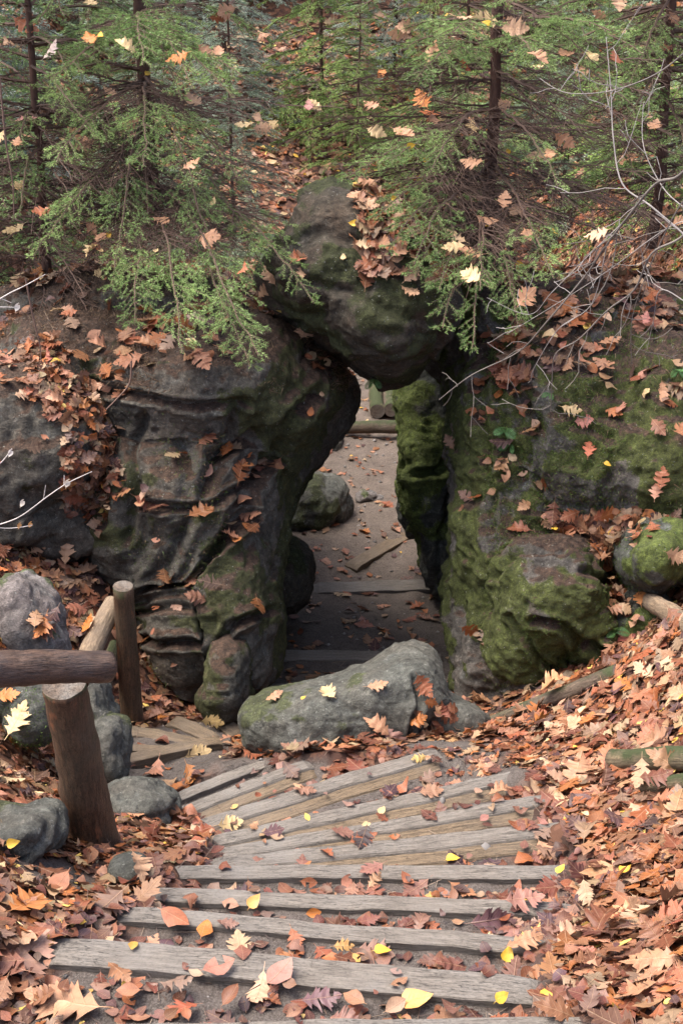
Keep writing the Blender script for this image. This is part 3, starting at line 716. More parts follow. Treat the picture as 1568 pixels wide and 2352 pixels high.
# ------------------------------------------------------------------ leaves
def leaf_proto(kind, seed):
    r = np.random.default_rng(seed)
    if kind == 'oak':       # red oak: pointed lobes, deep bays; (mid station, outline x, half width)
        j = lambda a: a*(1+r.uniform(-.12, .12))
        w = r.uniform(.85, 1.15)
        O = [(-.20, -.20, .005), (-.01, -.01, .008), (.02, .03, .04*w), (.08, .10, .11*w), (.15, .20, j(.23)*w), (.18, .215, .16*w), (.23, .24, .11*w), (.29, .35, j(.27)*w), (.33, .44, j(.38)*w), (.37, .43, .28*w), (.42, .51, j(.33)*w),
             (.46, .465, .145*w), (.53, .59, j(.27)*w), (.59, .69, j(.34)*w), (.63, .67, .25*w), (.67, .74, j(.24)*w), (.71, .70, .13*w), (.78, .84, j(.19)*w), (.82, .825, .10*w), (.89, .92, .085*w), (1.0, 1.0, .004)]
    elif kind == 'beech':
        O = [(-.12, -.12, .006), (0, 0, .012), (.12, .14, .17), (.3, .32, .29), (.5, .52, .33), (.7, .72, .25), (.87, .88, .12), (1, 1, .005)]
    elif kind == 'scrap':
        O = [(0, 0, .05), (.2, .2, r.uniform(.15, .35)), (.45, .5, r.uniform(.2, .45)), (.7, .7, r.uniform(.1, .4)), (1, 1, .05)]
    else:                    # birch
        O = [(-.2, -.2, .006), (0, 0, .02), (.08, .06, .26), (.22, .24, .38), (.45, .46, .32), (.7, .72, .19), (.88, .88, .08), (1, 1, .004)]
    O = A(O); n = len(O)
    mid = np.c_[O[:, 0], 0*O[:, 0]]; Lf = np.c_[O[:, 1], O[:, 2]]; Rt = np.c_[O[:, 1], -O[:, 2]*(1+r.uniform(-.1, .1, n))]
    P2 = np.r_[mid, Lf, Rt]
    u, v = P2[:, 0], P2[:, 1]
    c1, c2, c3 = r.uniform(-1.0, 1.3), r.uniform(-1.2, 2.2), r.uniform(.0, .08)
    if kind == 'scrap': c1, c2 = r.uniform(-2, 2), r.uniform(-2, 2)
    tw = r.uniform(-1.0, 1.0)
    z = c1*(u-.5)**2*.8-c1*.1+c2*v*v+c3*np.sin(u*9+r.uniform(0, 6))*np.abs(v)*2+tw*(u-.5)*v
    z += r.normal(0, .024, len(u))*(np.abs(v) > .05)
    z -= z.min()*.6
    V = np.c_[u-.45, v, z]
    i = np.arange(n-1)
    F1 = np.stack([i, i+1, n+i+1, n+i], -1); F2 = np.stack([i, 2*n+i, 2*n+i+1, i+1], -1)
    Fa = np.r_[F1[:, ::-1], F2[:, ::-1]]
    if seed % 2 and kind in ('oak', 'beech'):      # torn blades
        Fa = np.delete(Fa, r.choice(np.arange(3, len(Fa)-1), 2 if kind == 'oak' else 1, replace=False), 0)
    return V, Fa, np.c_[u, v]
PROT = {k: [leaf_proto(k, 100*j+i) for i in range(9)] for j, k in enumerate(('oak', 'beech', 'birch', 'scrap'))}
PAL = A([(.29, .125, .058), (.33, .175, .092), (.24, .080, .033), (.17, .058, .030), (.10, .052, .045), (.38, .26, .145), (.33, .115, .033), (.11, .05, .028), (.21, .13, .082)])
PW = A([.20, .21, .12, .10, .06, .13, .10, .06, .06]); PW = PW/PW.sum()
YEL = A([(.62, .40, .06), (.68, .50, .12), (.60, .45, .22)])
def leaf_cols(n, yel=.03, kinds=None):
    c = PAL[rng.choice(len(PAL), n, p=PW)]*rng.uniform(.5, 1.15, (n, 1))*(1+rng.normal(0, .05, (n, 3)))
    y = rng.random(n) < (0 if kinds is None else yel)*np.where(kinds == 'oak', .15, 1.6); c[y] = YEL[rng.integers(0, 3, y.sum())]
    return np.clip(c*A([1.0, 1.0, 1.12]), .02, .8), y
def frames(Nr, yaw, tilt):
    n = len(Nr); z = Nr+rng.normal(0, 1, (n, 3))*np.asarray(tilt).reshape(-1, 1); z /= np.linalg.norm(z, axis=1)[:, None]
    t = np.c_[np.cos(yaw), np.sin(yaw), np.zeros(n)]; x = t-(t*z).sum(1)[:, None]*z
    x /= np.maximum(np.linalg.norm(x, axis=1), 1e-6)[:, None]; return x, np.cross(z, x), z
def leaf_mass(name, P, Nr, size, kinds, cols, tilt, label=None, cat=None, kind='stuff', m=None):
    """many leaves in one mesh"""
    Vs, Fs, Us, Cs, off = [], [], [], [], 0
    n = len(P); x, y, z = frames(Nr, rng.uniform(0, 2*math.pi, n), tilt); var = rng.integers(0, 9, n)
    for k in set(kinds):
        for j in range(9):
            s = np.nonzero((kinds == k) & (var == j))[0]
            if not len(s): continue
            V, F, U = PROT[k][j]; curl = rng.uniform(.15, 1.25, len(s))
            VV = V[None].repeat(len(s), 0); VV[:, :, 2] *= curl[:, None]; VV = VV*size[s][:, None, None]
            Wp = P[s][:, None]+VV[..., :1]*x[s][:, None]+VV[..., 1:2]*y[s][:, None]+VV[..., 2:]*z[s][:, None]
            Vs.append(Wp.reshape(-1, 3)); Fs.append((F[None]+(off+np.arange(len(s))*len(V))[:, None, None]).reshape(-1, 4))
            Us.append(np.tile(U, (len(s), 1))); Cs.append(cols[s].repeat(len(V), 0)); off += len(s)*len(V)
    o = mk(name, np.concatenate(Vs), np.concatenate(Fs), m or M_leaf, smooth=True, col=np.concatenate(Cs), uv=np.concatenate(Us))
    return tag(o, label, cat, kind=kind)
def one_leaf(name, p, nrm, size, kind, col, yaw, label, group=None, tilt=.1, cat='leaf', v=None):
    V, F, U = PROT[kind][rng.integers(0, 9) if v is None else v]
    x, y, z = frames(A([nrm], float), A([yaw]), A([tilt]))
    Vw = V*size*A([1, 1, rng.uniform(.5, 1.2)])
    Wp = p+Vw[:, :1]*x+Vw[:, 1:2]*y+Vw[:, 2:]*z
    o = mk(name, Wp, F, M_leaf, col=np.tile(col, (len(V), 1)), uv=U, origin=p)
    return tag(o, label, cat, group)
def ground_n(x, y):
    e = .05; hx = (base_h(x+e, y)-base_h(x-e, y))/(2*e); hy = (base_h(x, y+e)-base_h(x, y-e))/(2*e)
    n = np.c_[-hx, -hy, np.ones_like(hx)]; return n/np.linalg.norm(n, axis=1)[:, None]

bpy.context.view_layer.update()
DG = bpy.context.evaluated_depsgraph_get()
def hit(u, v, far=80):
    o = Vector((0, 0, CZ)); d = Vector(FW+RT*(u-784)/FPX+UP*(1176-v)/FPX).normalized()
    ok, loc, nr, i, ob, m = SC.ray_cast(DG, o, d, distance=far)
    if not ok: return None
    if nr.dot(d) > 0: nr = -nr
    return A(loc), A(nr), ob.name
BOX = A([[*proj(a)[:2]] for a, b, *_ in bd])

# ---- the carpet on the ground
def carpet():
    P, S, Kd, Nn, T = [], [], [], [], []
    def zone(x0, x1, y0, y1, dens, smin_, smax, kp, layer, mexp=1.0, minm=0.0, maxh=None):
        n = int((x1-x0)*(y1-y0)*dens); x = rng.uniform(x0, x1, n); y = rng.uniform(y0, y1, n)
        m = np.maximum(litter_mask(x, y)**mexp, minm)
        k = rng.random(n) < m; x, y, m = x[k], y[k], m[k]
        h, tm = H(x, y); p = np.c_[x, y, h]
        u, v, d = proj(p); k = (u > -160) & (u < 1740) & (v < 2520) & (d > 0); p, m, tm, x, y = p[k], m[k], tm[k], x[k], y[k]
        n = len(p); nr = ground_n(x, y); lf_ = x < -.25; nr[tm] = (0, 0, 1)
        p[:, 2] += .006+rng.random(n)**1.4*layer*np.clip(m, .15, 1)
        s = rng.uniform(smin_, smax, n); kd = rng.choice(['oak', 'beech', 'birch', 'scrap'], n, p=kp); kd = np.where(lf_ & (kd == 'oak') & (rng.random(n) < .55), 'beech', kd)
        s = np.where(kd == 'oak', s*1.5, np.where(kd == 'birch', s*.55, s*.8))
        P.append(p); S.append(s); Kd.append(kd); Nn.append(nr); T.append(np.where(m > .5, rng.uniform(.03, .30, n), .13))
    zone(-2.6, 3.2, 2.3, 7.6, 640, .042, .112, (.40, .34, .08, .18), .045)
    zone(-1.4, 1.7, 2.4, 5.6, 950, .035, .085, (.25, .35, .10, .30), .012, minm=.6)      # on the treads
    zone(-1.4, 1.2, 5.3, 9.6, 80, .06, .11, (.4, .25, .1, .25), .01, minm=.6)         # lower turn and passage
    zone(-2, 2.5, 9.6, 17, 110, .05, .10, (.2, .35, .25, .2), .01, minm=.45)
    zone(-5, 5, 9.6, 17, 260, .07, .13, (.4, .35, .1, .15), .05)
    zone(-7, 7, 17, 27, 120, .10, .20, (.4, .35, .05, .2), .06)
    P, S, Kd, Nn, T = map(np.concatenate, (P, S, Kd, Nn, T)); c, y = leaf_cols(len(P), .035, Kd); S[y] *= .75
    # trodden leaves are wetter, darker and purplish
    _, tmm = H(P[:, 0], P[:, 1]); dk = tmm & (rng.random(len(P)) < .7); c[dk] = c[dk]*A([.62, .58, .74])
    # keep clear of the timber tops mostly
    keep = np.ones(len(P), bool)
    for a, b, z, w, ex in bd:
        d = (b-a)[:2]; L = np.linalg.norm(d); d /= L; q = P[:, :2]-a[:2]; t = q@d; s = q[:, 1]*d[0]-q[:, 0]*d[1]
        on = (t > -.02) & (t < L+.0) & (s < .03) & (s > -w-.03-(.06 if ex else 0))
        e = np.minimum(t, L-t)
        keep &= ~(on & (rng.random(len(P)) > np.where(e < .05, .35, .06)))
        P[on & (P[:, 2] < CZ+z+.006), 2] = CZ+z+.008
    P, S, Kd, Nn, T, c = P[keep], S[keep], Kd[keep], Nn[keep], T[keep], c[keep]
    leaf_mass('fallen_leaves', P, Nn, S, Kd, c, T, 'thick carpet of fallen brown oak and beech leaves over the slopes', 'leaf litter')
    print('carpet', len(P))
carpet()

# ---- leaves lying on the rocks
def inpoly(u, v, pl):
    r = np.zeros(u.shape, bool); n = len(pl)
    for i in range(n):
        x0, y0 = pl[i]; x1, y1 = pl[(i+1) % n]
        c = ((y0 > v) != (y1 > v)) & (u < (x1-x0)*(v-y0)/((y1-y0) if y1 != y0 else 1e-9)+x0); r ^= c
    return r
def rock_leaves():
    P, Nn, S, Kd, T = [], [], [], [], []
    def add(R, prob, dens, s0, s1, layer, tilt, kp=(.5, .25, .05, .2)):
        V, F, Nr = R[1:]; C = V[F].mean(1); nf = Nr[F].mean(1); ar = np.linalg.norm(np.cross(V[F[:, 1]]-V[F[:, 0]], V[F[:, 3]]-V[F[:, 0]]), axis=1)
        u, v, d = proj(C); p = prob(C, nf, u, v)*ar*dens
        n = rng.poisson(np.clip(p, 0, 30)); s = np.repeat(np.arange(len(C)), n)
        if not len(s): return
        q = C[s]+rng.normal(0, .01, (len(s), 3))+nf[s]*(.006+rng.random(len(s))[:, None]*layer)
        nn = nf[s]*.75+A([0, 0, .35]); nn /= np.linalg.norm(nn, axis=1)[:, None]
        P.append(q); Nn.append(nn); kd = rng.choice(['oak', 'beech', 'birch', 'scrap'], len(s), p=kp)
        sz = rng.uniform(s0, s1, len(s)); S.append(np.where(kd == 'oak', sz*1.5, np.where(kd == 'birch', sz*.55, sz*.8))); Kd.append(kd); T.append(np.full(len(s), tilt))
    top = lambda th: (lambda C, nf, u, v: sst(th, th+.25, nf[:, 2])*np.clip(.5+1.2*fbm(C, 2.2, 3, 5), .0, 1.3))
    add(R_left, top(.62), 260, .07, .12, .05, .35); add(R_right, top(.55), 330, .07, .12, .06, .35)
    add(R_left, lambda C, nf, u, v: (inpoly(u, v, [(20, 780), (120, 770), (215, 900), (255, 1010), (290, 1130), (220, 1240), (180, 1130), (150, 980), (60, 880)]) & (nf[:, 1] < .2))*np.clip(.7+fbm(C, 4, 2, 8), 0, 1), 1300, .05, .085, .04, .45, (.35, .25, .05, .35))
    add(R_right, lambda C, nf, u, v: (inpoly(u, v, [(1240, 1190), (1320, 1170), (1440, 1165), (1568, 1180), (1490, 1260), (1450, 1330), (1440, 1430), (1400, 1430), (1390, 1300), (1330, 1240)]) & (nf[:, 1] < .4))*1.0, 900, .07, .11, .07, .4)
    add(R_bulge, lambda C, nf, u, v: (inpoly(u, v, [(1240, 1170), (1420, 1170), (1460, 1300), (1440, 1430), (1400, 1400), (1385, 1290), (1330, 1235), (1260, 1215)]) & (nf[:, 2] > -.1))*1.0, 700, .07, .11, .05, .4)
    add(R_key, lambda C, nf, u, v: sst(.15, .5, nf[:, 2])*(u > 820)*(v < 640)*1., 900, .06, .11, .04, .35)
    add(R_far_left, lambda C, nf, u, v: inpoly(u, v, [(60, 800), (200, 880), (255, 1010), (240, 1180), (150, 1180), (140, 980), (80, 900)])*(nf[:, 1] < .3)*1., 900, .05, .085, .04, .45, (.35, .25, .05, .35))
    add(R_rr, lambda C, nf, u, v: (nf[:, 2] > .45)*(u < 1500)*1., 200, .06, .1, .03, .3)
    # stray leaves stuck on the mossy faces
    add(R_right, lambda C, nf, u, v: (nf[:, 1] < .1)*(u > 1180)*(v > 640)*np.clip(fbm(C, 1.6, 2, 8)+.35, 0, 1), 17, .07, .12, .01, .3, (.6, .2, .1, .1))
    add(R_left, lambda C, nf, u, v: (nf[:, 1] < .1)*(u < 560)*np.clip(fbm(C, 1.6, 2, 8)+.1, 0, 1), 7, .04, .07, .01, .3, (.3, .2, .1, .4))
    add(R_far_left, lambda C, nf, u, v: (nf[:, 2] > .5)*1., 160, .05, .08, .02, .3)
    add(R_front, lambda C, nf, u, v: inpoly(u, v, [(950, 1590), (1000, 1600), (1060, 1640), (1000, 1680), (940, 1680)])*1., 420, .05, .08, .03, .3)
    P, Nn, S, Kd, T = map(np.concatenate, (P, Nn, S, Kd, T)); c, _ = leaf_cols(len(P), .02, Kd)
    leaf_mass('fallen_leaves', P, Nn, S, Kd, c*.95, T, 'fallen leaves caught on the tops, ledges and clefts of the rocks', 'leaf litter')
    print('rock leaves', len(P))
rock_leaves()

# ---- single leaves one can point at
TAN, PALE, RUST, CREAM, PURP, YELL, RED, ORA = (.35, .19, .11), (.42, .26, .16), (.28, .10, .05), (.50, .37, .19), (.13, .07, .08), (.60, .38, .04), (.34, .05, .02), (.42, .15, .035)
SINGLE = [ # u, v, length, kind, colour, yaw, label
 (755, 1600, .105, 'oak', CREAM, 2.2, 'pale cream oak leaf on the left half of the boulder top'),
 (868, 1583, .11, 'oak', TAN, .1, 'tan oak leaf lying flat on the middle of the boulder top'),
 (632, 1608, .10, 'oak', TAN, .4, 'narrow tan oak leaf on the left shoulder of the boulder'),
 (700, 1612, .03, 'birch', YELL, .5, 'tiny yellow leaf on the boulder top left of the cream oak leaf'),
 (968, 1575, .14, 'oak', RUST, -1.0, 'rust brown oak leaf hanging over the raised right end of the boulder'),
 (860, 1672, .16, 'oak', TAN, 2.6, 'large tan oak leaf with spread lobes leaning on the boulder foot'),
 (905, 1695, .16, 'oak', (.33, .19, .16), -1.1, 'large pinkish oak leaf right of the tan one at the boulder foot'),
 (1028, 1690, .08, 'beech', ORA, .2, 'orange tongue shaped leaf in front of the boulder on the right'),
 (452, 1730, .14, 'oak', CREAM, .5, 'cream oak leaf lying on the upper left timber of the lower turn'),
 (525, 1895, .15, 'oak', CREAM, .3, 'cream oak leaf at the left ends of the fan timbers'),
 (490, 1655, .13, 'oak', (.50, .36, .16), -.4, 'yellowish oak leaf on the plank by the pale rock foot'),
 (877, 1872, .05, 'birch', CREAM, 1.2, 'small pale leaf in the middle of the slanting fan timbers'),
 (840, 1905, .05, 'beech', CREAM, .2, 'round pale leaf lying on the fan timber'),
 (1038, 1985, .07, 'birch', YELL, .1, 'small yellow leaf on the level timber step'),
 (720, 2095, .07, 'beech', ORA, .3, 'orange red oval leaf on the soil below the second level timber'),
 (585, 2078, .075, 'birch', (.6, .33, .1), 1.0, 'round orange and yellow leaf on the soil of the upper straight tread'),
 (795, 2025, .08, 'beech', (.36, .16, .11), 1.3, 'pink brown beech leaf on the first soil tread under the fan'),
 (708, 2025, .08, 'beech', RUST, -.2, 'dull red oval leaf on the first soil tread under the fan'),
 (935, 2030, .085, 'beech', RUST, -.8, 'orange brown leaf curled on the first soil tread'),
 (860, 2020, .09, 'oak', PALE, 1.0, 'crumpled pale leaf at the middle of the first soil tread'),
 (678, 2170, .10, 'oak', RUST, -1.2, 'reddish leaf lying upright against the long grey timber'),
 (470, 2150, .10, 'beech', ORA, 1.4, 'orange beech leaf standing on edge on the lower left tread'),
 (790, 2170, .085, 'oak', (.5, .3, .12), .1, 'small ochre oak leaf on the tread above the long grey timber'),
 (876, 2198, .07, 'birch', YELL, .1, 'bright yellow leaf resting on the long grey timber'),
 (1165, 2190, .07, 'birch', YELL, 1.3, 'bright yellow leaf at the right end of the long grey timber'),
 (400, 2120, .14, 'beech', RUST, -.5, 'long curled rust leaf at the left end of the third timber'),
 (1290, 2010, .06, 'birch', YELL, .8, 'upright yellow leaf beside the right end of the level timber'),
 (1440, 2012, .06, 'birch', YELL, .3, 'yellow leaf in the brown carpet right of the steps'),
 (1268, 2310, .075, 'birch', YELL, -.3, 'serrated yellow leaf at the bottom right below the last timber'),
 (1325, 1790, .21, 'oak', TAN, 1.2, 'very large tan oak leaf spread flat on the right leaf bank'),
 (1330, 1680, .17, 'oak', PALE, 2.0, 'pale oak leaf with sharp points high on the right leaf bank'),
 (1445, 1470, .18, 'oak', (.28, .07, .05), 1.9, 'deep red oak leaf at the foot of the right mossy wall'),
 (1520, 1430, .19, 'oak', TAN, .7, 'big tan oak leaf below the broken log end at the right edge'),
 (1275, 1585, .17, 'oak', (.45, .24, .12), .3, 'tan oak leaf beside the pale stake stub'),
 (1150, 2300, .06, 'birch', YELL, .7, 'small yellow leaf under the right end of the long grey timber'),
 (1200, 2180, .17, 'oak', TAN, .4, 'tan oak leaf at the right end of the third timber'),
 (1255, 1965, .15, 'oak', TAN, -1.2, 'tan oak leaf curling over the right end of the level timber'),
 (1500, 2230, .22, 'oak', TAN, 2.9, 'very large tan oak leaf at the lower right edge'),
 (1430, 2130, .24, 'oak', (.45, .22, .11), .9, 'very large orange tan oak leaf in the lower right corner'),
 (45, 1660, .17, 'oak', CREAM, 1.2, 'cream oak leaf standing in front of the mossy rock under the rail'),
 (15, 1605, .12, 'oak', ORA, .2, 'orange oak leaf just under the rail at the left edge'),
 (30, 1940, .06, 'birch', YELL, .4, 'yellow leaf on the green layered boulder at the left edge'),
 (90, 1280, .18, 'oak', TAN, .6, 'large tan oak leaf on the upper left leaf bank'),
 (155, 1265, .18, 'oak', PALE, 1.4, 'large pale oak leaf below the gully on the left bank'),
 (190, 1345, .15, 'oak', TAN, .4, 'tan oak leaf in the left bank above the leaning logs'),
 (205, 1445, .14, 'oak', ORA, .8, 'orange tan oak leaf lying on the leaning log'),
 (60, 2210, .27, 'oak', (.34, .20, .15), 1.0, 'very large brown oak leaf at the left end of the long grey timber'),
 (150, 2320, .30, 'oak', TAN, 2.9, 'huge tan oak leaf in the bottom left corner'),
 (310, 2000, .16, 'oak', PALE, -1.0, 'pale oak leaf at the left end of the upper straight timbers'),
 (500, 2235, .13, 'beech', (.33, .15, .11), .5, 'round pinkish leaf under the long grey timber on the left'),
 (640, 2250, .14, 'beech', (.30, .15, .12), .9, 'large round brown leaf under the middle of the long grey timber'),
 (735, 2310, .15, 'oak', PURP, .2, 'dark violet oak leaf flattened at the bottom of the picture'),
 (955, 2310, .12, 'birch', (.6, .34, .1), .2, 'yellow brown leaf at the bottom middle among dark leaves'),
 (1125, 2110, .19, 'oak', PURP, .3, 'dark violet oak leaf pressed on the second tread at the right'),
 (1200, 2080, .18, 'oak', (.28, .14, .11), .2, 'flat brown oak leaf at the right end of the second tread'),
 (1110, 1890, .07, 'beech', (.28, .13, .11), .8, 'small pink brown leaf on the first slanting fan timber'),
 (920, 1820, .10, 'scrap', RUST, .8, 'folded rust leaf on the middle fan timber'),
 (625, 1915, .12, 'oak', PURP, .3, 'dark violet leaf at the left part of the fan timbers'),
 (1145, 1830, .11, 'oak', TAN, .3, 'tan leaf on the right end of the second slanting fan timber'),
 (1330, 1205, .18, 'oak', PALE, .3, 'pale oak leaf at the left tip of the leaf pocket on the right rock'),
 (1425, 945, .12, 'oak', (.36, .17, .12), 1.1, 'pink brown oak leaf stuck to the mossy wall under the bare shrub'),
 (1352, 1033, .12, 'oak', (.42, .11, .05), 1.3, 'bright rust oak leaf on the green mossy wall'),
 (1310, 940, .12, 'oak', CREAM, -.3, 'cream oak leaf on the mossy wall beside the ferns'),
 (1340, 965, .12, 'oak', (.36, .15, .12), .1, 'pinkish oak leaf just below the cream one on the mossy wall'),
 (1520, 1100, .13, 'oak', RUST, 1.3, 'rusty oak leaf hanging on the mossy wall near the right edge'),
 (1505, 1130, .12, 'oak', (.36, .18, .12), 1.3, 'brown oak leaf under the rusty one near the right edge'),
 (1390, 1072, .045, 'birch', YELL, -.4, 'small yellow leaf on the middle of the green mossy wall'),
 (1273, 1224, .045, 'birch', YELL, .4, 'small yellow leaf on top of the bulging green boulder'),
 (1545, 1280, .15, 'oak', PALE, -.6, 'pale oak leaf on the bright mossy boulder at the right edge'),
]
def singles():
    for (u, v, s, kd, c, yaw, lb) in SINGLE:
        r = hit(u, v)
        if r is None: continue
        p, nr, ob = r; s = s*(.78 if v > 1880 else 1.0)
        one_leaf('oak_leaf' if kd == 'oak' else ('birch_leaf' if kd == 'birch' else 'beech_leaf'), p+nr*.015+A([0, 0, .012]), nr*.6+A([0, -.12, .5]), s, kd, c, yaw, lb, tilt=.12)
singles()
# the next rank: large loose leaves of the carpet, each an object of its own
MARKS = [(220, 1940, 'the foot of the leaning post'), (290, 1400, 'the wooden post top'), (220, 1420, 'the leaning log'), (60, 1430, 'the slanting grey rock'), (60, 1650, 'the mossy rock under the rail'), (30, 1940, 'the layered green boulder'),
 (100, 2170, 'the left end of the long timber'), (1220, 2270, 'the right end of the long timber'), (1254, 2170, 'the right end of the second timber'), (1300, 2080, 'the right end of the third timber'), (1310, 1990, 'the right end of the level timber'), (1272, 1900, 'the first fan timber end'),
 (1150, 1780, 'the middle fan timber end'), (1480, 1740, 'the mossy log'), (1530, 1800, 'the thin green log'), (1520, 1410, 'the broken log end'), (1280, 1560, 'the pale stake stub'), (1325, 1790, 'the very large tan leaf'), (1445, 1470, 'the deep red leaf'), (1268, 2310, 'the large yellow leaf'),
 (1500, 2230, 'the very large leaf at the right edge'), (505, 1640, 'the pale rock foot'), (735, 2310, 'the dark violet leaf'), (150, 2320, 'the huge corner leaf'), (500, 2235, 'the round pinkish leaf'), (955, 2310, 'the yellow brown bottom leaf'), (1280, 1210, 'the leaf pocket'), (250, 1300, 'the gully foot')]
USED = {}
def describe(u, v, col, what):
    if v > 1900 and 0: pass
    r = describe0(u, v, col, what); n = 0
    for c2 in ('', 'small', 'curled', 'broad', 'ragged'):
        q = ' '.join(((c2+' ') if c2 else '').split()+r.split()[:15 if c2 else 16])
        if q not in USED: USED[q] = 1; return q
    return r
def describe0(u, v, col, what):
    m = min(MARKS, key=lambda k: (k[0]-u)**2+(k[1]-v)**2); dx, dy = u-m[0], v-m[1]
    rel = 'right at' if abs(dx)+abs(dy) < 35 else ('right of' if dx > 0 else 'left of') if abs(dx) > abs(dy) else ('below' if dy > 0 else 'above')
    t = (col+' '+what).split(); m_ = m[2].split(); k = 16-len(m_)-len(rel.split()); return ' '.join(t[:k]+rel.split()+m_)
def colname(c):
    r = [('tan', (.35, .185, .115)), ('pale tan', (.42, .26, .17)), ('rusty', (.28, .115, .065)), ('red brown', (.22, .09, .065)), ('violet brown', (.13, .075, .075)), ('cream', (.48, .35, .225)), ('orange brown', (.36, .155, .075)), ('dark brown', (.17, .08, .05)), ('grey brown', (.30, .20, .15)), ('yellow', (.65, .45, .08))]
    return min(r, key=lambda k: sum((a-b)**2 for a, b in zip(k[1], c)))[0]
def loose():
    n = 0
    zs = [('oak leaf lying loose on top of the leaf bank right of the steps', 'loose oak leaves on the right bank', [(1150, 1650), (1568, 1500), (1568, 2330), (1330, 2330), (1330, 1900)], 46),
          ('oak leaf lying loose on the leaf bank left of the steps', 'loose oak leaves on the left bank', [(0, 1260), (240, 1290), (200, 1500), (0, 1480)], 22),
          ('leaf lying loose in the bottom left corner beside the straight flight', 'loose leaves left of the straight flight', [(0, 2020), (240, 1960), (100, 2350), (0, 2350)], 14),
          ('oak leaf lying loose between the leaning post and the rock foot', 'loose oak leaves by the rock foot', [(330, 1600), (440, 1640), (430, 1660), (310, 1660)], 6),
          ('leaf lying loose on the soil below the long grey timber', 'loose leaves at the bottom of the picture', [(100, 2240), (1200, 2310), (1200, 2350), (100, 2350)], 20)]
    for lb, g, pl, cnt in zs:
        us = A(pl); k = 0
        while k < cnt:
            u = rng.uniform(us[:, 0].min(), us[:, 0].max()); v = rng.uniform(us[:, 1].min(), us[:, 1].max())
            if not inpoly(A([u]), A([v]), pl)[0]: continue
            k += 1; r = hit(u, v)
            if r is None or r[2].startswith('timber'): continue
            c, _ = leaf_cols(1, .04); kd = 'oak' if ('oak' in lb and rng.random() < .8) or rng.random() < .35 else 'beech'
            one_leaf('oak_leaf' if kd == 'oak' else 'beech_leaf', r[0]+A([0, -.01, rng.uniform(.03, .055)]), r[1]*.4+A([0, -.05, .7]), (rng.uniform(.11, .165) if kd == 'oak' else rng.uniform(.07, .11))*(.72 if v > 2200 else 1), kd, c[0]*1.05, rng.uniform(0, 6.28), describe(u, v, colname(c[0]), ('oak' if kd == 'oak' else 'beech')+' leaf lying loose'), g, tilt=.28)
loose()

# ------------------------------------------------------------------ twigs and needles
class Wood:
    def __init__(s): s.a, s.b, s.ra, s.rb, s.c = [], [], [], [], []
    def seg(s, a, b, ra, rb, c): s.a.append(a); s.b.append(b); s.ra.append(ra); s.rb.append(rb); s.c.append(c)
    def arr(s, ns=3):
        a, b = A(s.a), A(s.b); ra, rb, c = A(s.ra), A(s.rb), A(s.c)
        d = b-a; d /= np.maximum(np.linalg.norm(d, axis=1), 1e-9)[:, None]
        r = np.where(np.abs(d[:, 2:]) < .9, A([[0, 0, 1.]]), A([[1., 0, 0]])); x = np.cross(d, r); x /= np.linalg.norm(x, axis=1)[:, None]; y = np.cross(d, x)
        n = len(a); V = np.empty((n, 2*ns, 3))
        for j in range(ns):
            g = 2*math.pi*j/ns; e = x*math.cos(g)+y*math.sin(g)
            V[:, j] = a+e*ra[:, None]; V[:, ns+j] = b+e*rb[:, None]
        i = np.arange(n)[:, None]*2*ns; F = np.concatenate([i+A([[j, (j+1) % ns, ns+(j+1) % ns, ns+j]]) for j in range(ns)])
        return V.reshape(-1, 3), F, c.repeat(2*ns, 0)
def unit(v): return v/max(1e-9, math.sqrt(float(v@v)))
BROWN = A([.085, .052, .038]); GREYT = A([.22, .17, .14])
R3 = lambda: A([random.gauss(0, 1), random.gauss(0, 1), random.gauss(0, 1)])
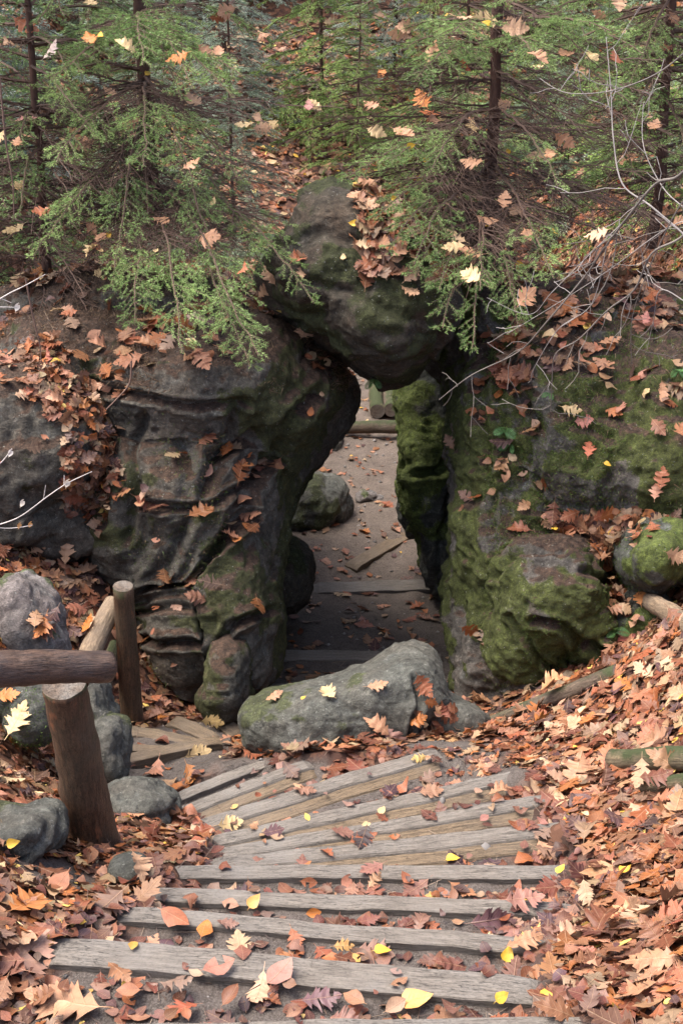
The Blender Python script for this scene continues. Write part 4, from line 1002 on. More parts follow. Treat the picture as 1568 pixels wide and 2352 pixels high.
def spray(w, nd, S, T, arch=.1, r0=.012, bare=.45, dens=1.0, step=.045, dead=False, tl=.42, sub=True, col=BROWN, spread=1.0):
    """one spruce bough S->T with flat side twigs; needle twigs collected in nd"""
    S, T = A(S, float), A(T, float); L = np.linalg.norm(T-S); n = max(6, int(L/step)); t = np.linspace(0, 1, n+1)
    ax = S+(T-S)*t[:, None]; ax[:, 2] += arch*L*np.sin(t*math.pi)*.8
    ax += np.cumsum(np.random.RandomState(random.randrange(1 << 30)).normal(0, .0045, ax.shape), 0)
    for k in range(n):
        w.seg(ax[k], ax[k+1], r0*(1-.8*t[k])+.0016, r0*(1-.8*t[k+1])+.0016, col*random.uniform(.8, 1.2))
        d = unit(ax[k+1]-ax[k]); sd_ = unit(np.cross(d, A([0, 0, 1.])+R3()*.15))
        if t[k] > bare*.9 and not dead: nd.append((ax[k], ax[k+1], 1.0))
        if t[k] < .06: continue
        for s in (-1, 1):
            if random.random() > .82*dens: continue
            l = (tl*L*(1-t[k])**.75*random.uniform(.5, 1.1)+.05); l = min(l, .55)*spread
            if dead: l *= random.uniform(.3, 1.1)
            dr = unit(d*.75+sd_*s*random.uniform(.6, .95)+R3()*.10-A([0, 0, .10]))
            m = max(2, int(l/.05)); p = ax[k]; q = p
            for j in range(m):
                f = j/m; dr = unit(dr+R3()*.07-A([0, 0, .035])+d*.03); q = p+dr*(l/m)
                rr = .0032*(1-f*.6) if l > .1 else .002
                w.seg(p, q, rr, rr*.85, col*random.uniform(.7, 1.2)); green = (not dead) and (t[k] > bare or (f > .6 and t[k] > bare-.12))
                if green: nd.append((p, q, 1.0))
                if sub and j > 0:
                    for s2 in (-1, 1):
                        if random.random() > .75*dens: continue
                        sp2 = unit(np.cross(dr, A([0, 0, 1.])+R3()*.2)); l2 = min(.13, l*.42*(1-f)+.03)*random.uniform(.6, 1.2)
                        q2 = p+unit(dr*.75+sp2*s2*.75+R3()*.12-A([0, 0, .1]))*l2
                        w.seg(p, q2, .0012 if green else .0016, .0008, (A([.10, .12, .05]) if green else col)*random.uniform(.7, 1.3))
                        if green: nd.append((p, q2, .9))
                p = q
    return ax
def needles(nd, ln=.0185, wd=.0034, per=420, base=(.06, .13, .03), tipc=(.43, .60, .21), colv=None):
    a = A([x[0] for x in nd]); b = A([x[1] for x in nd]); L = np.linalg.norm(b-a, axis=1)
    k = np.maximum(2, (L*per).astype(int)); i = np.repeat(np.arange(len(a)), k); n = len(i)
    r = np.random.RandomState(len(a)); f = r.rand(n); d = (b-a)/np.maximum(L, 1e-9)[:, None]; d = d[i]
    o = r.normal(0, 1, (n, 3)); o[:, 2] += .35; o -= (o*d).sum(1)[:, None]*d; o /= np.linalg.norm(o, axis=1)[:, None]
    dr = d*.62+o*.72; dr /= np.linalg.norm(dr, axis=1)[:, None]
    p = a[i]+(b-a)[i]*f[:, None]; l = ln*r.uniform(.75, 1.2, n)
    sd_ = np.cross(dr, r.normal(0, 1, (n, 3))); sd_ /= np.linalg.norm(sd_, axis=1)[:, None]
    V = np.stack([p+sd_*wd*.5, p-sd_*wd*.5, p+dr*l[:, None]], 1).reshape(-1, 3)
    F = np.arange(3*n).reshape(n, 3)
    q_ = np.clip(.5+.75*fbm(a, 2.6, 3, 77), 0, 1); tv = np.clip(.65*q_+.45*r.rand(len(a))-.1, 0, 1); tv = np.clip(.8*tv[i]+.2*r.rand(n), 0, 1)[:, None]
    C = A(base)*(1-tv)+A(tipc)*tv
    return V, F, C.repeat(3, 0)
def tree(name, base, height, r, label, group, boughs, dead, seed, lod=0, lean=(0, 0), fb=.3, cols=None):
    """boughs / dead: explicit (height on trunk or start, end point); builds trunk, limb wood, crown"""
    random.seed(seed); root = empty(name, base, label, 'tree', group)
    n = 24; t = np.linspace(0, 1, n)[:, None]; top = A(base)+A([lean[0], lean[1], height]); pts = A(base)+(top-A(base))*t
    pts[1:, :2] += np.cumsum(np.random.RandomState(seed).normal(0, .008, (n-1, 2)), 0)
    pts[0, 2] -= .15
    P, F, c0, c1 = tubeV(pts, (r*(1-.8*t[:, 0])), 10, seed, .12)
    mk('trunk', P, [F], M_bark, parent=root)
    w = Wood(); nd = []
    on = lambda z: A([np.interp(z, pts[:, 2], pts[:, k]) for k in range(3)])
    for (z, T, kw) in boughs: spray(w, nd, on(z+(random.uniform(-.22, .18) if lod == 0 else 0)), T, **kw)
    w2 = Wood()
    for (z, T, kw) in dead: spray(w2, [], on(z), T, dead=True, **kw)
    cw = cols or {}
    V1, F1, C1 = w.arr(4 if lod == 0 else 3)
    if lod == 0: V2, F2, C2 = needles(nd, **cw)
    else: V2, F2, C2 = needles(nd, .034, .0105, 110, **cw)
    mk('crown', np.r_[V1, V2], [F1, F2+len(V1)], [M_twig, M_needle], mi=[0]*len(F1)+[1]*len(F2), parent=root, col=np.r_[C1, C2], smooth=False)
    if w2.a:
        V, F, C = w2.arr(3); mk('dead_twigs', V, F, M_twig, parent=root, col=C, smooth=False)
    print(name, 'needle twigs', len(nd), 'tris', len(F2)); return root
def rand_boughs(base, z0, z1, dz, l0, l1, k=5, droop=.25, kw=None, zmax=None, arc=(0, 6.283)):
    r = []; z = z0; H_ = z1-z0
    while z < z1:
        a0 = random.uniform(0, 6.28); f = (z-z0)/H_
        for j in range(k):
            a = a0+j*2*math.pi/k+random.uniform(-.3, .3)
            if not (arc[0] <= a % 6.283 <= arc[1]): continue
            L = (l0*(1-f)+l1*f)*random.uniform(.75, 1.15); S = A([base[0], base[1], z])
            r.append((z, S+A([math.cos(a)*L, math.sin(a)*L, -L*droop*random.uniform(.4, 1.3)]), dict(kw or {}, arch=random.uniform(.05, .16))))
        z += dz*random.uniform(.7, 1.3)
    return r
def P3(u, v, Y): return at(u, v, Y)
def spruces():
    # left spruce on the rock top
    b = at(348, 470, 8.9); random.seed(5)
    B = []; kn = dict(r0=.010, tl=.30, dens=.74)
    for (z, e, y, bare, arch) in [(430, (540, 850), 6.9, .62, .12), (425, (290, 780), 7.0, .6, .12), (400, (720, 690), 7.4, .55, .15), (420, (420, 830), 6.7, .6, .1), (420, (590, 800), 6.85, .62, .12),
                   (300, (80, 570), 7.6, .5, .1), (300, (240, 640), 7.5, .5, .1), (280, (600, 610), 7.9, .5, .12), (290, (480, 600), 7.6, .5, .1), (220, (130, 370), 7.6, .5, .08), (210, (540, 420), 7.9, .45, .1), (215, (330, 400), 7.4, .5, .1), (200, (440, 420), 7.5, .5, .1),
                   (60, (190, 115), 7.8, .3, .1), (60, (440, 190), 7.6, .3, .1), (70, (560, 160), 8.0, .3, .1), (50, (330, 170), 7.3, .35, .1), (70, (120, 190), 7.8, .3, .1), (40, (520, 210), 7.8, .3, .1)]:
        B.append((at(345, z, 8.9)[2], at(*e, y), dict(kn, bare=bare, arch=arch)))
    D = []
    for k in range(50):
        z = random.uniform(180, 500); a = random.uniform(0, 6.28); L = random.uniform(.5, 1.25); S = at(345, z, 8.9)
        D.append((S[2], S+A([math.cos(a)*L, -abs(math.sin(a))*L*.9+.2, -L*random.uniform(.0, .45)]), dict(r0=.006, arch=random.uniform(0, .1), dens=.75, tl=.5)))
    B += rand_boughs(b, at(345, 90, 8.9)[2], b[2]+3.6, .36, .9, .5, 5, .2, dict(kn, bare=.4))
    tree('spruce', b, 4.2, .045, 'young spruce on the left rock with drooping boughs over the left of the passage', None, B, D, 11)
    # right spruce beside the wedged boulder
    b = at(1118, 480, 8.7); B = []
    for (z, e, y, bare, arch) in [(440, (1190, 700), 7.2, .7, .1), (440, (1100, 690), 7.1, .72, .1), (400, (950, 640), 7.4, .6, .1), (440, (1090, 790), 7.0, .75, .12), (420, (1290, 640), 7.2, .65, .08), (430, (1190, 780), 7.2, .75, .1),
                   (430, (1020, 760), 7.1, .72, .12), (300, (880, 360), 7.5, .55, .1), (280, (800, 420), 7.6, .55, .12), (300, (1000, 400), 7.4, .6, .1), (200, (1300, 430), 7.5, .6, .1), (60, (1400, 70), 7.7, .35, .1), (90, (940, 180), 7.6, .4, .1), (60, (1240, 150), 7.4, .4, .1), (60, (1000, 120), 7.6, .35, .1), (50, (1460, 130), 7.6, .4, .1), (150, (1460, 260), 7.7, .55, .1), (400, (900, 560), 7.35, .6, .14), (380, (980, 600), 7.2, .65, .14), (350, (860, 500), 7.5, .6, .12), (420, (1010, 660), 7.2, .65, .12)]:
        B.append((at(1118, z, 8.7)[2], at(*e, y), dict(kn, bare=bare, arch=arch)))
    D = []
    for k in range(62):
        z = random.uniform(120, 500); a = random.uniform(0, 6.28); L = random.uniform(.6, 1.35); S = at(1118, z, 8.7)
        D.append((S[2], S+A([math.cos(a)*L, -abs(math.sin(a))*L*.9+.2, -L*random.uniform(-.05, .35)]), dict(r0=.006, arch=random.uniform(0, .1), dens=.8, tl=.5)))
    B += rand_boughs(b, at(1118, 40, 8.7)[2], b[2]+3.6, .36, .9, .5, 5, .2, dict(kn, bare=.45))
    tree('spruce', b, 4.2, .042, 'young spruce on the right rock with bare brown lower twigs and reddish trunk', None, B, D, 12)
    b = at(112, 640, 8.9); B = rand_boughs(b, b[2]+.45, b[2]+3.4, .24, 1.0, .6, 6, .35, dict(kn, bare=.35))
    D = rand_boughs(b, b[2]+.05, b[2]+1.2, .12, .8, .8, 5, .2, dict(r0=.005, dens=.7, tl=.5))
    tree('spruce', b, 3.9, .03, 'thin dark spruce standing at the far left behind the leaf gully', None, B, D, 13)
    b = at(1500, 520, 9.6); B = rand_boughs(b, b[2]+.5, b[2]+3.6, .26, 1.2, .6, 6, .3, dict(kn, bare=.3))
    D = rand_boughs(b, b[2]+.05, b[2]+1.3, .15, .9, .8, 5, .2, dict(r0=.005, dens=.7, tl=.5))
    tree('spruce', b, 4.4, .04, 'spruce with dark shaded crown at the right edge behind the bare shrub', None, B, D, 14)
    # thicket behind: medium and far trees share four patterns
    pro = []
    for k in range(4):
        random.seed(50+k); b = A([0., 0, 0]); hgt = 6.5
        B = rand_boughs(b, .15, hgt-.3, .27, 1.7, .3, 6, .28, dict(r0=.014, bare=.25, step=.075, sub=True, dens=.8, tl=.30))
        cc = [dict(base=(.05, .10, .03), tipc=(.36, .52, .20)), dict(base=(.06, .11, .055), tipc=(.50, .62, .44)), dict(base=(.05, .11, .025), tipc=(.40, .56, .16)), dict(base=(.06, .11, .07), tipc=(.60, .70, .60))][k]
        pro.append(tree('spruce', b, hgt, .042, 'dense young spruce of the green thicket behind the rocks', 'spruces of the thicket behind the rocks', B, [], 60+k, lod=1, cols=cc))
    spots = [(-2.9, 11.3, .8), (-1.3, 16.8, .7), (3.0, 11.8, .85), (-3.6, 13.6, 1.0), (1.6, 18.5, .9), (3.9, 14.2, 1.0), (-.3, 23.0, .9), (-1.9, 24, 1), (-4.6, 17.0, 1.1), (3.0, 19, 1), (5.4, 18.0, 1.1), (.9, 25, 1.0), (-3.4, 20.5, 1),
             (-6.2, 22, 1.1), (3.4, 23.5, 1), (6.6, 23.5, 1.1), (-.8, 28, 1.1), (-4.6, 26, 1.1), (2.2, 28.5, 1.1), (-7.5, 28, 1.1), (5.2, 29, 1.1), (8.6, 29, 1.1), (-2.6, 31, 1.2), (1.0, 32, 1.2), (-6.4, 33, 1.2), (4.4, 34, 1.2), (8, 35, 1.2), (-10, 33, 1.2),
             (-.6, 37, 1.2), (-4.4, 38, 1.2), (3, 39, 1.2), (-8.6, 39, 1.2), (7, 40, 1.2), (11, 39, 1.2), (-12.5, 40, 1.2), (-5.2, 12.5, 1.0), (5.6, 12.8, 1.0), (-2.6, 18.8, .7), (.2, 20.5, .65), (-5.0, 29.5, 1.1), (3.6, 26, 1.0), (-2.9, 27.5, 1.0), (1.4, 22, .8), (-6, 15.5, 1.0), (4.6, 21.3, 1.0), (7.2, 19.5, 1.1)]
    lab = {1: 'small spruce rising in the gap left of the wedged boulder behind the leaf patch', 0: 'spruce close behind the left rock between the two left trunks', 2: 'spruce close behind the right rock with boughs over its trunk'}
    GL, GG = 'dense young spruce of the green thicket behind the rocks', 'spruces of the thicket behind the rocks'
    for i, (x, y, s) in enumerate(spots):
        src = pro[i % 4]
        if i < 4: o = src; kids = list(src.children)
        else:
            o = src.copy(); SC.collection.objects.link(o)
            for ch in src.children:
                c = ch.copy(); SC.collection.objects.link(c); c.parent = o
        o.location = (x, y, float(H(x, y)[0][0])-.05); o.rotation_euler = (0, 0, (i*2.4) % 6.28); o.scale = (s, s, s)
        pu, pv, _ = proj(A([x, y, o.location[2]+2.0*s])); MKS = TREEMARKS
        mm = min(MKS, key=lambda k: (k[0]-pu)**2+(k[1]-pv)**2)[2]; side = 'left' if pu < 784 else 'right'
        rank = 'close' if y < 15 else 'middle distance' if y < 22 else 'far' if y < 30 else 'farthest'
        o['label'] = lab.get(i, '%s thicket spruce, %s side, seen behind %s' % (rank, side, mm))
        if i in lab: 
            if 'group' in o: del o['group']
        else: o['group'] = GG
if VEG: spruces()

# ------------------------------------------------------------------ bare shrub on the right, twigs on the left
def poly_curve(px, Y0, Y1):
    n = len(px); P = A([at(u, v, Y0+(Y1-Y0)*k/(n-1)) for k, (u, v) in enumerate(px)]); t = np.linspace(0, n-1, (n-1)*6+1)
    out = []
    for x in t:
        i = min(int(x), n-2); f = x-i; p0, p1, p2, p3 = P[max(i-1, 0)], P[i], P[i+1], P[min(i+2, n-1)]
        out.append(.5*((2*p1)+(-p0+p2)*f+(2*p0-5*p1+4*p2-p3)*f*f+(-p0+3*p1-3*p2+p3)*f**3))
    return A(out)
def twiggy(w, C, r0, r1, col, n_side, lmax, lev=2, zig=.25):
    n = len(C)
    for k in range(n-1):
        f = k/(n-1); w.seg(C[k], C[k+1], r0+(r1-r0)*f, r0+(r1-r0)*(k+1)/(n-1), col*random.uniform(.8, 1.15))
    L = np.linalg.norm(np.diff(C, axis=0), axis=1).sum()
    for j in range(int(n_side*L)):
        k = random.randrange(max(1, int(n*.1)), n-1); d = unit(C[k+1]-C[k]); sd_ = unit(np.cross(d, FW+R3()*.4))*random.choice((-1, 1))
        dr = unit(d*random.uniform(.5, 1.1)+sd_*random.uniform(.5, 1.0)+R3()*.15); l = random.uniform(.25, 1)*lmax; m = max(3, int(l/.045)); p = C[k]; pts = [p]
        for q in range(m):
            dr = unit(dr+R3()*zig*.55+A([0, 0, random.uniform(-.05, .09)])); p = p+dr*l/m; pts.append(p)
        rr = max(.0016, (r0+(r1-r0)*k/n)*.5)
        if lev > 0: twiggy(w, A(pts), rr, .0013, col, n_side*.9, lmax*.45, lev-1, zig)
        else:
            for a, b_ in zip(pts[:-1], pts[1:]): w.seg(a, b_, rr*.8, .0012, col*random.uniform(.8, 1.15))
def shrubs():
    random.seed(31)
    w = Wood(); g = A([.16, .14, .12]); gl = A([.25, .225, .205])
    for (px, ya, yb, r0, r1, c, ns, lm) in [
        ([(1640, 330), (1560, 400), (1510, 430), (1440, 500), (1390, 570), (1340, 640), (1250, 745), (1190, 800), (1090, 870), (1000, 920)], 5.6, 6.3, .012, .0035, g*.8, 5.5, .38),
        ([(1640, 470), (1568, 540), (1500, 590), (1450, 660), (1400, 720), (1330, 780), (1275, 810), (1265, 880), (1272, 950)], 5.6, 6.2, .010, .003, g, 5, .32),
        ([(1640, 640), (1580, 560), (1500, 480), (1430, 420), (1415, 330), (1405, 210), (1395, 90)], 5.7, 6.3, .009, .003, gl, 4.5, .35),
        ([(1640, 560), (1580, 480), (1530, 430), (1480, 340), (1470, 245)], 5.7, 6.1, .006, .0025, gl, 5, .25),
        ([(1640, 60), (1560, 130), (1480, 180), (1400, 215), (1300, 210), (1240, 185)], 5.8, 6.4, .006, .0025, gl*.8, 4, .3),
        ([(1640, 740), (1570, 700), (1510, 660), (1490, 740), (1480, 800)], 5.7, 6.1, .005, .0025, gl, 5, .25),
        ([(1440, 500), (1330, 600), (1260, 680), (1210, 720), (1120, 690)], 6.1, 6.3, .004, .002, gl, 5, .22),
        ([(1640, 400), (1568, 460), (1500, 590), (1460, 720), (1440, 830)], 5.6, 6.0, .006, .0025, g, 5, .28),
        ([(1400, 570), (1360, 690), (1290, 760), (1220, 840), (1215, 880)], 6.0, 6.2, .004, .002, gl, 5, .2),
        ([(1640, 500), (1540, 520), (1400, 620), (1300, 690), (1160, 760)], 5.8, 6.4, .005, .002, gl, 5, .25)]:
        twiggy(w, poly_curve([(a+random.uniform(-9, 9), b+random.uniform(-9, 9)) for a, b in px], ya, yb), r0*.62, r1*.6, c, ns*1.5, lm, zig=.45)
    V, F, C = w.arr(5); o = mk('bare_shrub', V, F, M_twig, col=C, smooth=True, origin=at(1640, 600, 5.6)); tag(o, 'leafless pale grey shrub arching in from the right edge over the mossy wall', 'shrub')
    # beech twigs with pale buds at the left
    for i, (px, Y, lb, buds) in enumerate([
        ([(-30, 705), (20, 675), (60, 655), (105, 630)], 4.6, 'thin white beech twig with pale buds at the left edge, upper one', [(95, 635, CREAM, .028), (40, 705, (.7, .66, .6), .035)]),
        ([(-40, 1215), (40, 1190), (110, 1140), (155, 1110), (212, 1083)], 4.6, 'thin white beech twig with curled pale leaves in front of the grey rock', [(155, 1110, (.7, .62, .5), .04), (52, 1155, (.65, .6, .52), .035), (70, 1205, (.6, .32, .12), .03), (45, 1207, (.55, .3, .12), .03)]),
        ([(-40, 1090), (0, 1065), (22, 1040), (28, 1030)], 4.6, 'short white beech twig with one white bud at the left edge', [(25, 1040, (.8, .76, .7), .035), (-2, 1062, (.5, .2, .1), .03)])]):
        root = empty('beech_twig', at(*px[0], Y), lb, 'twig'); w = Wood(); twiggy(w, poly_curve(px, Y, Y), .0028, .0014, A([.5, .46, .42]), 5, .07, 0)
        if i == 0: twiggy(w, poly_curve([(-30, 705), (0, 705), (40, 706)], Y, Y), .002, .0014, A([.5, .46, .42]), 0, .05, 0)
        if i == 1: twiggy(w, poly_curve([(-30, 1195), (0, 1212), (40, 1212), (75, 1206)], Y, Y), .002, .0014, A([.5, .46, .42]), 5, .05, 0)
        V, F, C = w.arr(5); mk('stem', V, F, M_twig, parent=root, col=C)
        for (u, v, c, s) in buds:
            p = at(u, v, Y); Vp, Fp, Up = PROT['beech'][3]; Q = Vp*s*A([1, .8, 1.5]); a = 1.0
            x, y, z = frames(A([[.2, -1, .3]]), A([1.2]), A([.2])); x = A([[.4, 0, .9]]); y = unit(np.cross(z[0], x[0]))[None]
            mk('leaf', p+Q[:, :1]*x+Q[:, 1:2]*y+Q[:, 2:]*z, Fp, M_leaf, parent=root, col=np.tile(c, (len(Vp), 1)), uv=Up)
    # thin hanging stems on the left rock
    for px, Y, lb in [([(0, 180), (15, 330), (30, 420), (33, 500)], 7.4, 'thin brown hanging stem at the upper left edge'), ([(60, 640), (75, 720), (92, 790), (95, 830)], 7.3, 'thin brown root hanging over the left rock beside the gully'),
                      ([(302, 830), (298, 880), (270, 915), (245, 940)], 7.2, 'thin bent orange brown twig leaning on the left rock wall')]:
        w = Wood(); twiggy(w, poly_curve(px, Y, Y), .006, .003, A([.16, .10, .075]), 1.5, .08, 0); V, F, C = w.arr(5)
        o = mk('hanging_stem', V, F, M_twig, col=C, origin=at(*px[0], Y)); tag(o, lb, 'stem')
    # pebbles on the path
    n = 900; x = rng.uniform(-1.4, 1.5, n); y = rng.uniform(2.5, 15.5, n); h, _ = H(x, y); r = rng.uniform(.004, .014, n)*np.where(rng.random(n) < .06, 2.6, 1)*(1+(y > 8)*.8)
    k_ = litter_mask(x, y) < .4; x, y, h, r = x[k_], y[k_], h[k_], r[k_]; n = len(x)
    oc = A([(1, 0, 0), (0, 1, 0), (-1, 0, 0), (0, -1, 0), (0, 0, .8), (0, 0, -.8)], float); of = A([(0, 1, 4), (1, 2, 4), (2, 3, 4), (3, 0, 4), (1, 0, 5), (2, 1, 5), (3, 2, 5), (0, 3, 5)])
    Vp = (oc[None]*rng.uniform(.6, 1.3, (n, 6, 1)))*r[:, None, None]+np.c_[x, y, h][:, None]; Fp = (of[None]+np.arange(n)[:, None, None]*6).reshape(-1, 3); cc_ = rng.uniform(.07, .24, (n, 1))*A([1, .93, .87])
    tag(mk('gravel', Vp.reshape(-1, 3), Fp, M_twig, col=cc_.repeat(6, 0)), 'small pebbles pressed into the trodden path', 'gravel', kind='stuff')
    # twigs and crumbs on the treads
    w = Wood()
    for k in range(2600):
        x, y = random.uniform(-1.6, 2.2), random.uniform(2.4, 8.5); z = float(0)
        w.a.append((x, y)); w.b.append(0)
    xy = A(w.a); h, _ = H(xy[:, 0], xy[:, 1]); w = Wood()
    for k in range(len(xy)):
        a = random.uniform(0, 6.28); l = random.choice((.02, .03, .05, .09)); p = A([*xy[k], h[k]+.006]); q = p+A([math.cos(a)*l, math.sin(a)*l, random.uniform(-.002, .012)])
        c = random.choice([A([.05, .035, .03]), A([.20, .15, .11]), A([.12, .08, .06])]); w.seg(p, q, .0016, .001, c)
    V, F, C = w.arr(3); o = mk('twig_debris', V, F, M_twig, col=C, smooth=False); tag(o, 'fine twigs and needles scattered on the trodden soil of the treads', 'debris', kind='stuff')
shrubs()

# ---- dry grass, roots and moss fringe on the rocks
def fuzz(R, mask, n, ln, cols, name, label, up=.5, wd=.003, cat='moss', droop=0.0):
    V, F, Nr = R[1:]; C = V[F].mean(1); nf = Nr[F].mean(1); u, v, d = proj(C); m = mask(C, nf, u, v); m = m/m.sum()
    s = rng.choice(len(C), n, p=m); p = C[s]+rng.normal(0, .010, (n, 3)); dr = nf[s]*.6+rng.normal(0, .6, (n, 3))+A([0, 0, up-droop]); dr /= np.linalg.norm(dr, axis=1)[:, None]
    l = ln*rng.uniform(.4, 1.3, n); sd_ = np.cross(dr, rng.normal(0, 1, (n, 3))); sd_ /= np.linalg.norm(sd_, axis=1)[:, None]
    p = p-nf[s]*.004
    Vv = np.stack([p+sd_*wd*.5, p-sd_*wd*.5, p+dr*l[:, None]], 1).reshape(-1, 3); c = A(cols)[rng.integers(0, len(cols), n)]*rng.uniform(.6, 1.3, (n, 1))
    return Vv, c.repeat(3, 0)
def fringe():
    Vs, Cs = [], []
    g = [(.075, .125, .02), (.10, .16, .03), (.05, .08, .018), (.14, .15, .045)]; br = [(.12, .075, .05), (.17, .11, .07), (.08, .05, .035), (.2, .14, .08)]
    for R, mk_, n, ln, cl, up, dp in [
        (R_right, lambda C, nf, u, v: 1e-9+np.clip(fbm(C, 2.2, 3, 60)+.22, 0, 1)*(nf[:, 1] < .3)*(u > 1110)*(v > 600), 110000, .022, g, .5, 0),
        (R_right, lambda C, nf, u, v: 1e-9+np.clip(fbm(C, 3, 3, 64)-.1, 0, 1)*(nf[:, 1] < .3)*(u > 1140), 9000, .045, br, .3, .7),
        (R_bulge, lambda C, nf, u, v: 1e-9+np.clip(fbm(C, 3, 3, 61)+.0, 0, 1)*(nf[:, 1] < .3), 9000, .012, g, .5, 0),
        (R_slab, lambda C, nf, u, v: 1e-9+np.clip(fbm(C, 3, 3, 61)+.1, 0, 1)*(nf[:, 1] < .3), 12000, .016, [(.09, .15, .025), (.06, .10, .02)], .5, 0),
        (R_rr, lambda C, nf, u, v: 1e-9+np.clip(fbm(C, 3, 3, 62)+.2, 0, 1), 9000, .014, [(.08, .14, .02), (.06, .10, .02)], .5, 0),
        (R_mossl, lambda C, nf, u, v: 1e-9+np.clip(fbm(C, 3, 3, 62)+.3, 0, 1), 7000, .010, [(.08, .14, .02), (.06, .10, .02)], .5, 0),
        (R_left, lambda C, nf, u, v: 1e-9+np.clip(fbm(C, 2.5, 3, 63)+.1, 0, 1)*(v < 900)*(nf[:, 2] > -.1), 30000, .06, br, .3, .5),
        (R_left, lambda C, nf, u, v: 1e-9+np.clip(fbm(C, 2.5, 3, 66)-.05, 0, 1)*(v > 880)*(u < 520), 16000, .022, br+g, .3, .5)]:
        V, C = fuzz(R, mk_, n, ln, cl, '', '', up, .0042, droop=dp); Vs.append(V); Cs.append(C)
    V, C = np.concatenate(Vs), np.concatenate(Cs)
    o = mk('moss', V, np.arange(len(V)).reshape(-1, 3), M_fern, col=C, smooth=False); tag(o, 'short moss tufts and dry root hairs clinging to the rock faces', 'moss', kind='stuff')
fringe()

# ---- ferns on the right wall
def fern(p, nr, size, n_fr, label, seed):
    random.seed(seed); V, F, C = [], [], []
    for j in range(n_fr):
        side = unit(np.cross(nr, A([0, 0, 1.]))); a = -1.0+2.0*j/max(1, n_fr-1) if n_fr > 1 else .2
        d = unit(side*math.sin(a*1.2)+A([0, 0, 1.])*(math.cos(a*1.2)-.4)+nr*.7); q = p.copy(); L = size*random.uniform(.75, 1.1); m = 14
        for k in range(m):
            f = k/m; d = unit(d-A([0, 0, .09])); q2 = q+d*L/m; sd_ = unit(np.cross(d, nr)); l = L*.34*math.sin(math.pi*min(1, f*1.05+.12))**.8
            for s in (-1, 1):
                t = q+unit(sd_*s+d*.35)*l; wv = d*L/m*.42; i = len(V)
                V += [q-wv*.6, (q+t)/2-wv+nr*.002, t, (q+t)/2+wv+nr*.002, q+wv*.6]; F.append([i, i+1, i+2, i+3, i+4]); cc = A([.10, .22, .07])*random.uniform(.75, 1.25); C += [cc]*5
            q = q2
    o = mk('fern', A(V), A(F), M_fern, col=A(C), smooth=False, origin=p); tag(o, label, 'fern')
for u, v, s, n, lb in [(1158, 990, .11, 3, 'small green fern with three fronds on the left part of the mossy wall'), (1172, 1018, .09, 2, 'tiny fern hanging just below the larger one on the mossy wall'),
                       (1412, 1452, .10, 3, 'small fern at the foot of the wall left of the deep red leaf'), (1262, 905, .07, 2, 'tiny fern beside the cream leaf on the mossy wall'), (1555, 850, .10, 3, 'fern at the right edge halfway up the mossy wall'), (858, 872, .09, 4, 'yellow green fern tuft beyond the passage by the two logs')]:
    r = hit(u, v)
    if r is not None: fern(r[0]+r[1]*.01, r[1], s, n, lb, int(u))

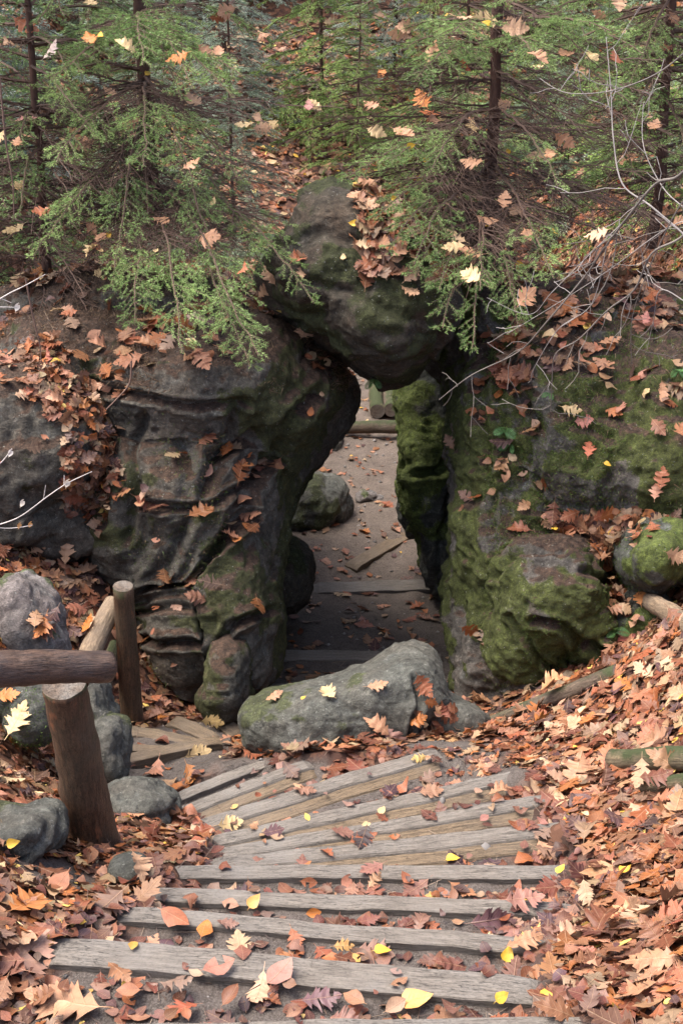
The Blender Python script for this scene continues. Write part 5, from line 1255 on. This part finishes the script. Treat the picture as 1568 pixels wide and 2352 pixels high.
# ---- leaves caught in the boughs
CAUGHT = [(480, 548, .20, TAN, 7.3), (372, 508, .12, TAN, 7.2), (215, 578, .14, CREAM, 7.4), (608, 668, .11, PALE, 7.3), (285, 455, .15, RUST, 7.8), (65, 278, .16, (.36, .17, .15), 7.6), (300, 283, .13, TAN, 7.6), (290, 110, .13, CREAM, 7.5),
 (210, 92, .12, ORA, 7.5), (410, 135, .12, ORA, 7.5), (120, 118, .12, (.45, .36, .33), 7.6), (60, 60, .16, RUST, 8.0), (455, 735, .14, (.36, .24, .2), 7.6), (688, 62, .14, TAN, 7.8), (905, 28, .15, RED, 7.4), (1040, 18, .14, PALE, 7.6), (1112, 50, .15, CREAM, 7.3), (1180, 68, .14, PALE, 7.3),
 (900, 120, .17, PALE, 7.5), (970, 232, .18, ORA, 7.3), (985, 265, .15, (.5, .16, .05), 7.4), (715, 270, .12, (.36, .17, .15), 7.9), (1065, 150, .13, RED, 7.5), (1150, 240, .12, PALE, 7.5), (1230, 135, .14, TAN, 7.4), (1300, 125, .12, TAN, 7.3), (1355, 130, .14, CREAM, 7.3), (1470, 105, .13, PALE, 7.2), (1340, 165, .12, RED, 7.4),
 (845, 468, .15, PALE, 7.5), (812, 450, .11, TAN, 7.5), (915, 578, .14, TAN, 7.1), (880, 556, .11, TAN, 7.2), (940, 668, .12, PALE, 7.0), (1045, 545, .13, (.45, .31, .18), 7.0), (1050, 580, .13, (.46, .32, .19), 6.95), (1115, 508, .13, TAN, 7.2), (1155, 470, .15, PALE, 7.5), (1165, 640, .15, TAN, 6.9), (1205, 685, .20, TAN, 6.8), (1145, 620, .12, TAN, 7.0),
 (1210, 540, .11, TAN, 7.1), (1330, 400, .13, (.36, .17, .11), 7.4), (1440, 365, .15, TAN, 7.2), (1370, 540, .13, PALE, 6.9), (1490, 610, .12, (.5, .38, .28), 6.7), (1480, 735, .14, (.36, .15, .12), 6.8), (1545, 610, .13, TAN, 6.7), (1430, 430, .13, RED, 7.2), (1500, 290, .12, TAN, 7.2), (30, 830, .2, (.36, .17, .12), 7.0), (110, 830, .18, (.36, .14, .10), 7.0),
 (570, 300, .11, CREAM, 7.8), (625, 300, .12, CREAM, 7.8), (500, 40, .14, RUST, 7.8), (760, 10, .13, PALE, 7.6), (40, 330, .10, TAN, 7.9), (845, 130, .10, ORA, 7.8), (1530, 110, .12, RUST, 7.3), (1545, 40, .12, TAN, 7.3), (1520, 900, .13, TAN, 7.0), (1300, 640, .12, CREAM, 6.9), (560, 620, .10, RUST, 7.5), (250, 700, .12, RUST, 7.6), (160, 720, .12, RUST, 7.7)]
def caught():
    global MARKS
    MARKS = TREEMARKS
    global DG
    bpy.context.view_layer.update(); DG = bpy.context.evaluated_depsgraph_get()
    nm = {TAN: 'tan', CREAM: 'cream', PALE: 'pale', RUST: 'rust', RED: 'red', ORA: 'orange'}
    extra = [(random.uniform(0, 1568), random.uniform(0, 660), random.uniform(.11, .17), random.choice([TAN, TAN, PALE, PALE, TAN, CREAM, RUST]), 8) for k in range(60)]
    for i, (u, v, s, c, Y) in enumerate(CAUGHT+extra):
        where = ('boughs of the left spruce' if u < 760 else 'boughs and bare twigs of the right spruce') if not (u > 1280 and v > 250) else 'grey twigs of the bare shrub'
        cn = nm.get(c, 'brown'); pos = None; cm = 1.2
        for q in range(30):
            uu, vv = u+random.gauss(0, 1.6*q), v+random.gauss(0, 1.6*q); r = hit(uu, vv)
            if r is not None and r[0][1] < 13: pos = r[0]-FW*.012; u, v = uu, vv; break
        if pos is None: continue
        one_leaf('oak_leaf', pos, (random.uniform(-.5, .5), -.6, random.uniform(.4, 1.4)), s*random.uniform(.8, 1.1), 'oak', A(c)*random.uniform(1.0, 1.3), random.uniform(0, 6.28), describe(u, v, cn, 'oak leaf caught in the '+where), 'oak leaves caught in the %s' % where, tilt=.45)
    n = 0
    P = []; 
    for k in range(34):
        u, v = random.uniform(0, 1568), random.uniform(0, 620); y = random.uniform(7.2, 9.5)
        yel = random.random() < .7; r = hit(u, v)
        if r is None: continue
        one_leaf('birch_leaf', r[0]-FW*.01, (random.uniform(-.4, .4), -.7, .6), random.uniform(.035, .055), 'birch', YELL if yel else CREAM, random.uniform(0, 6.28), describe(u, v, 'small yellow' if yel else 'small cream', 'birch leaf caught in spruce twigs'), 'small birch leaves caught among the spruce twigs', tilt=.3)
caught()
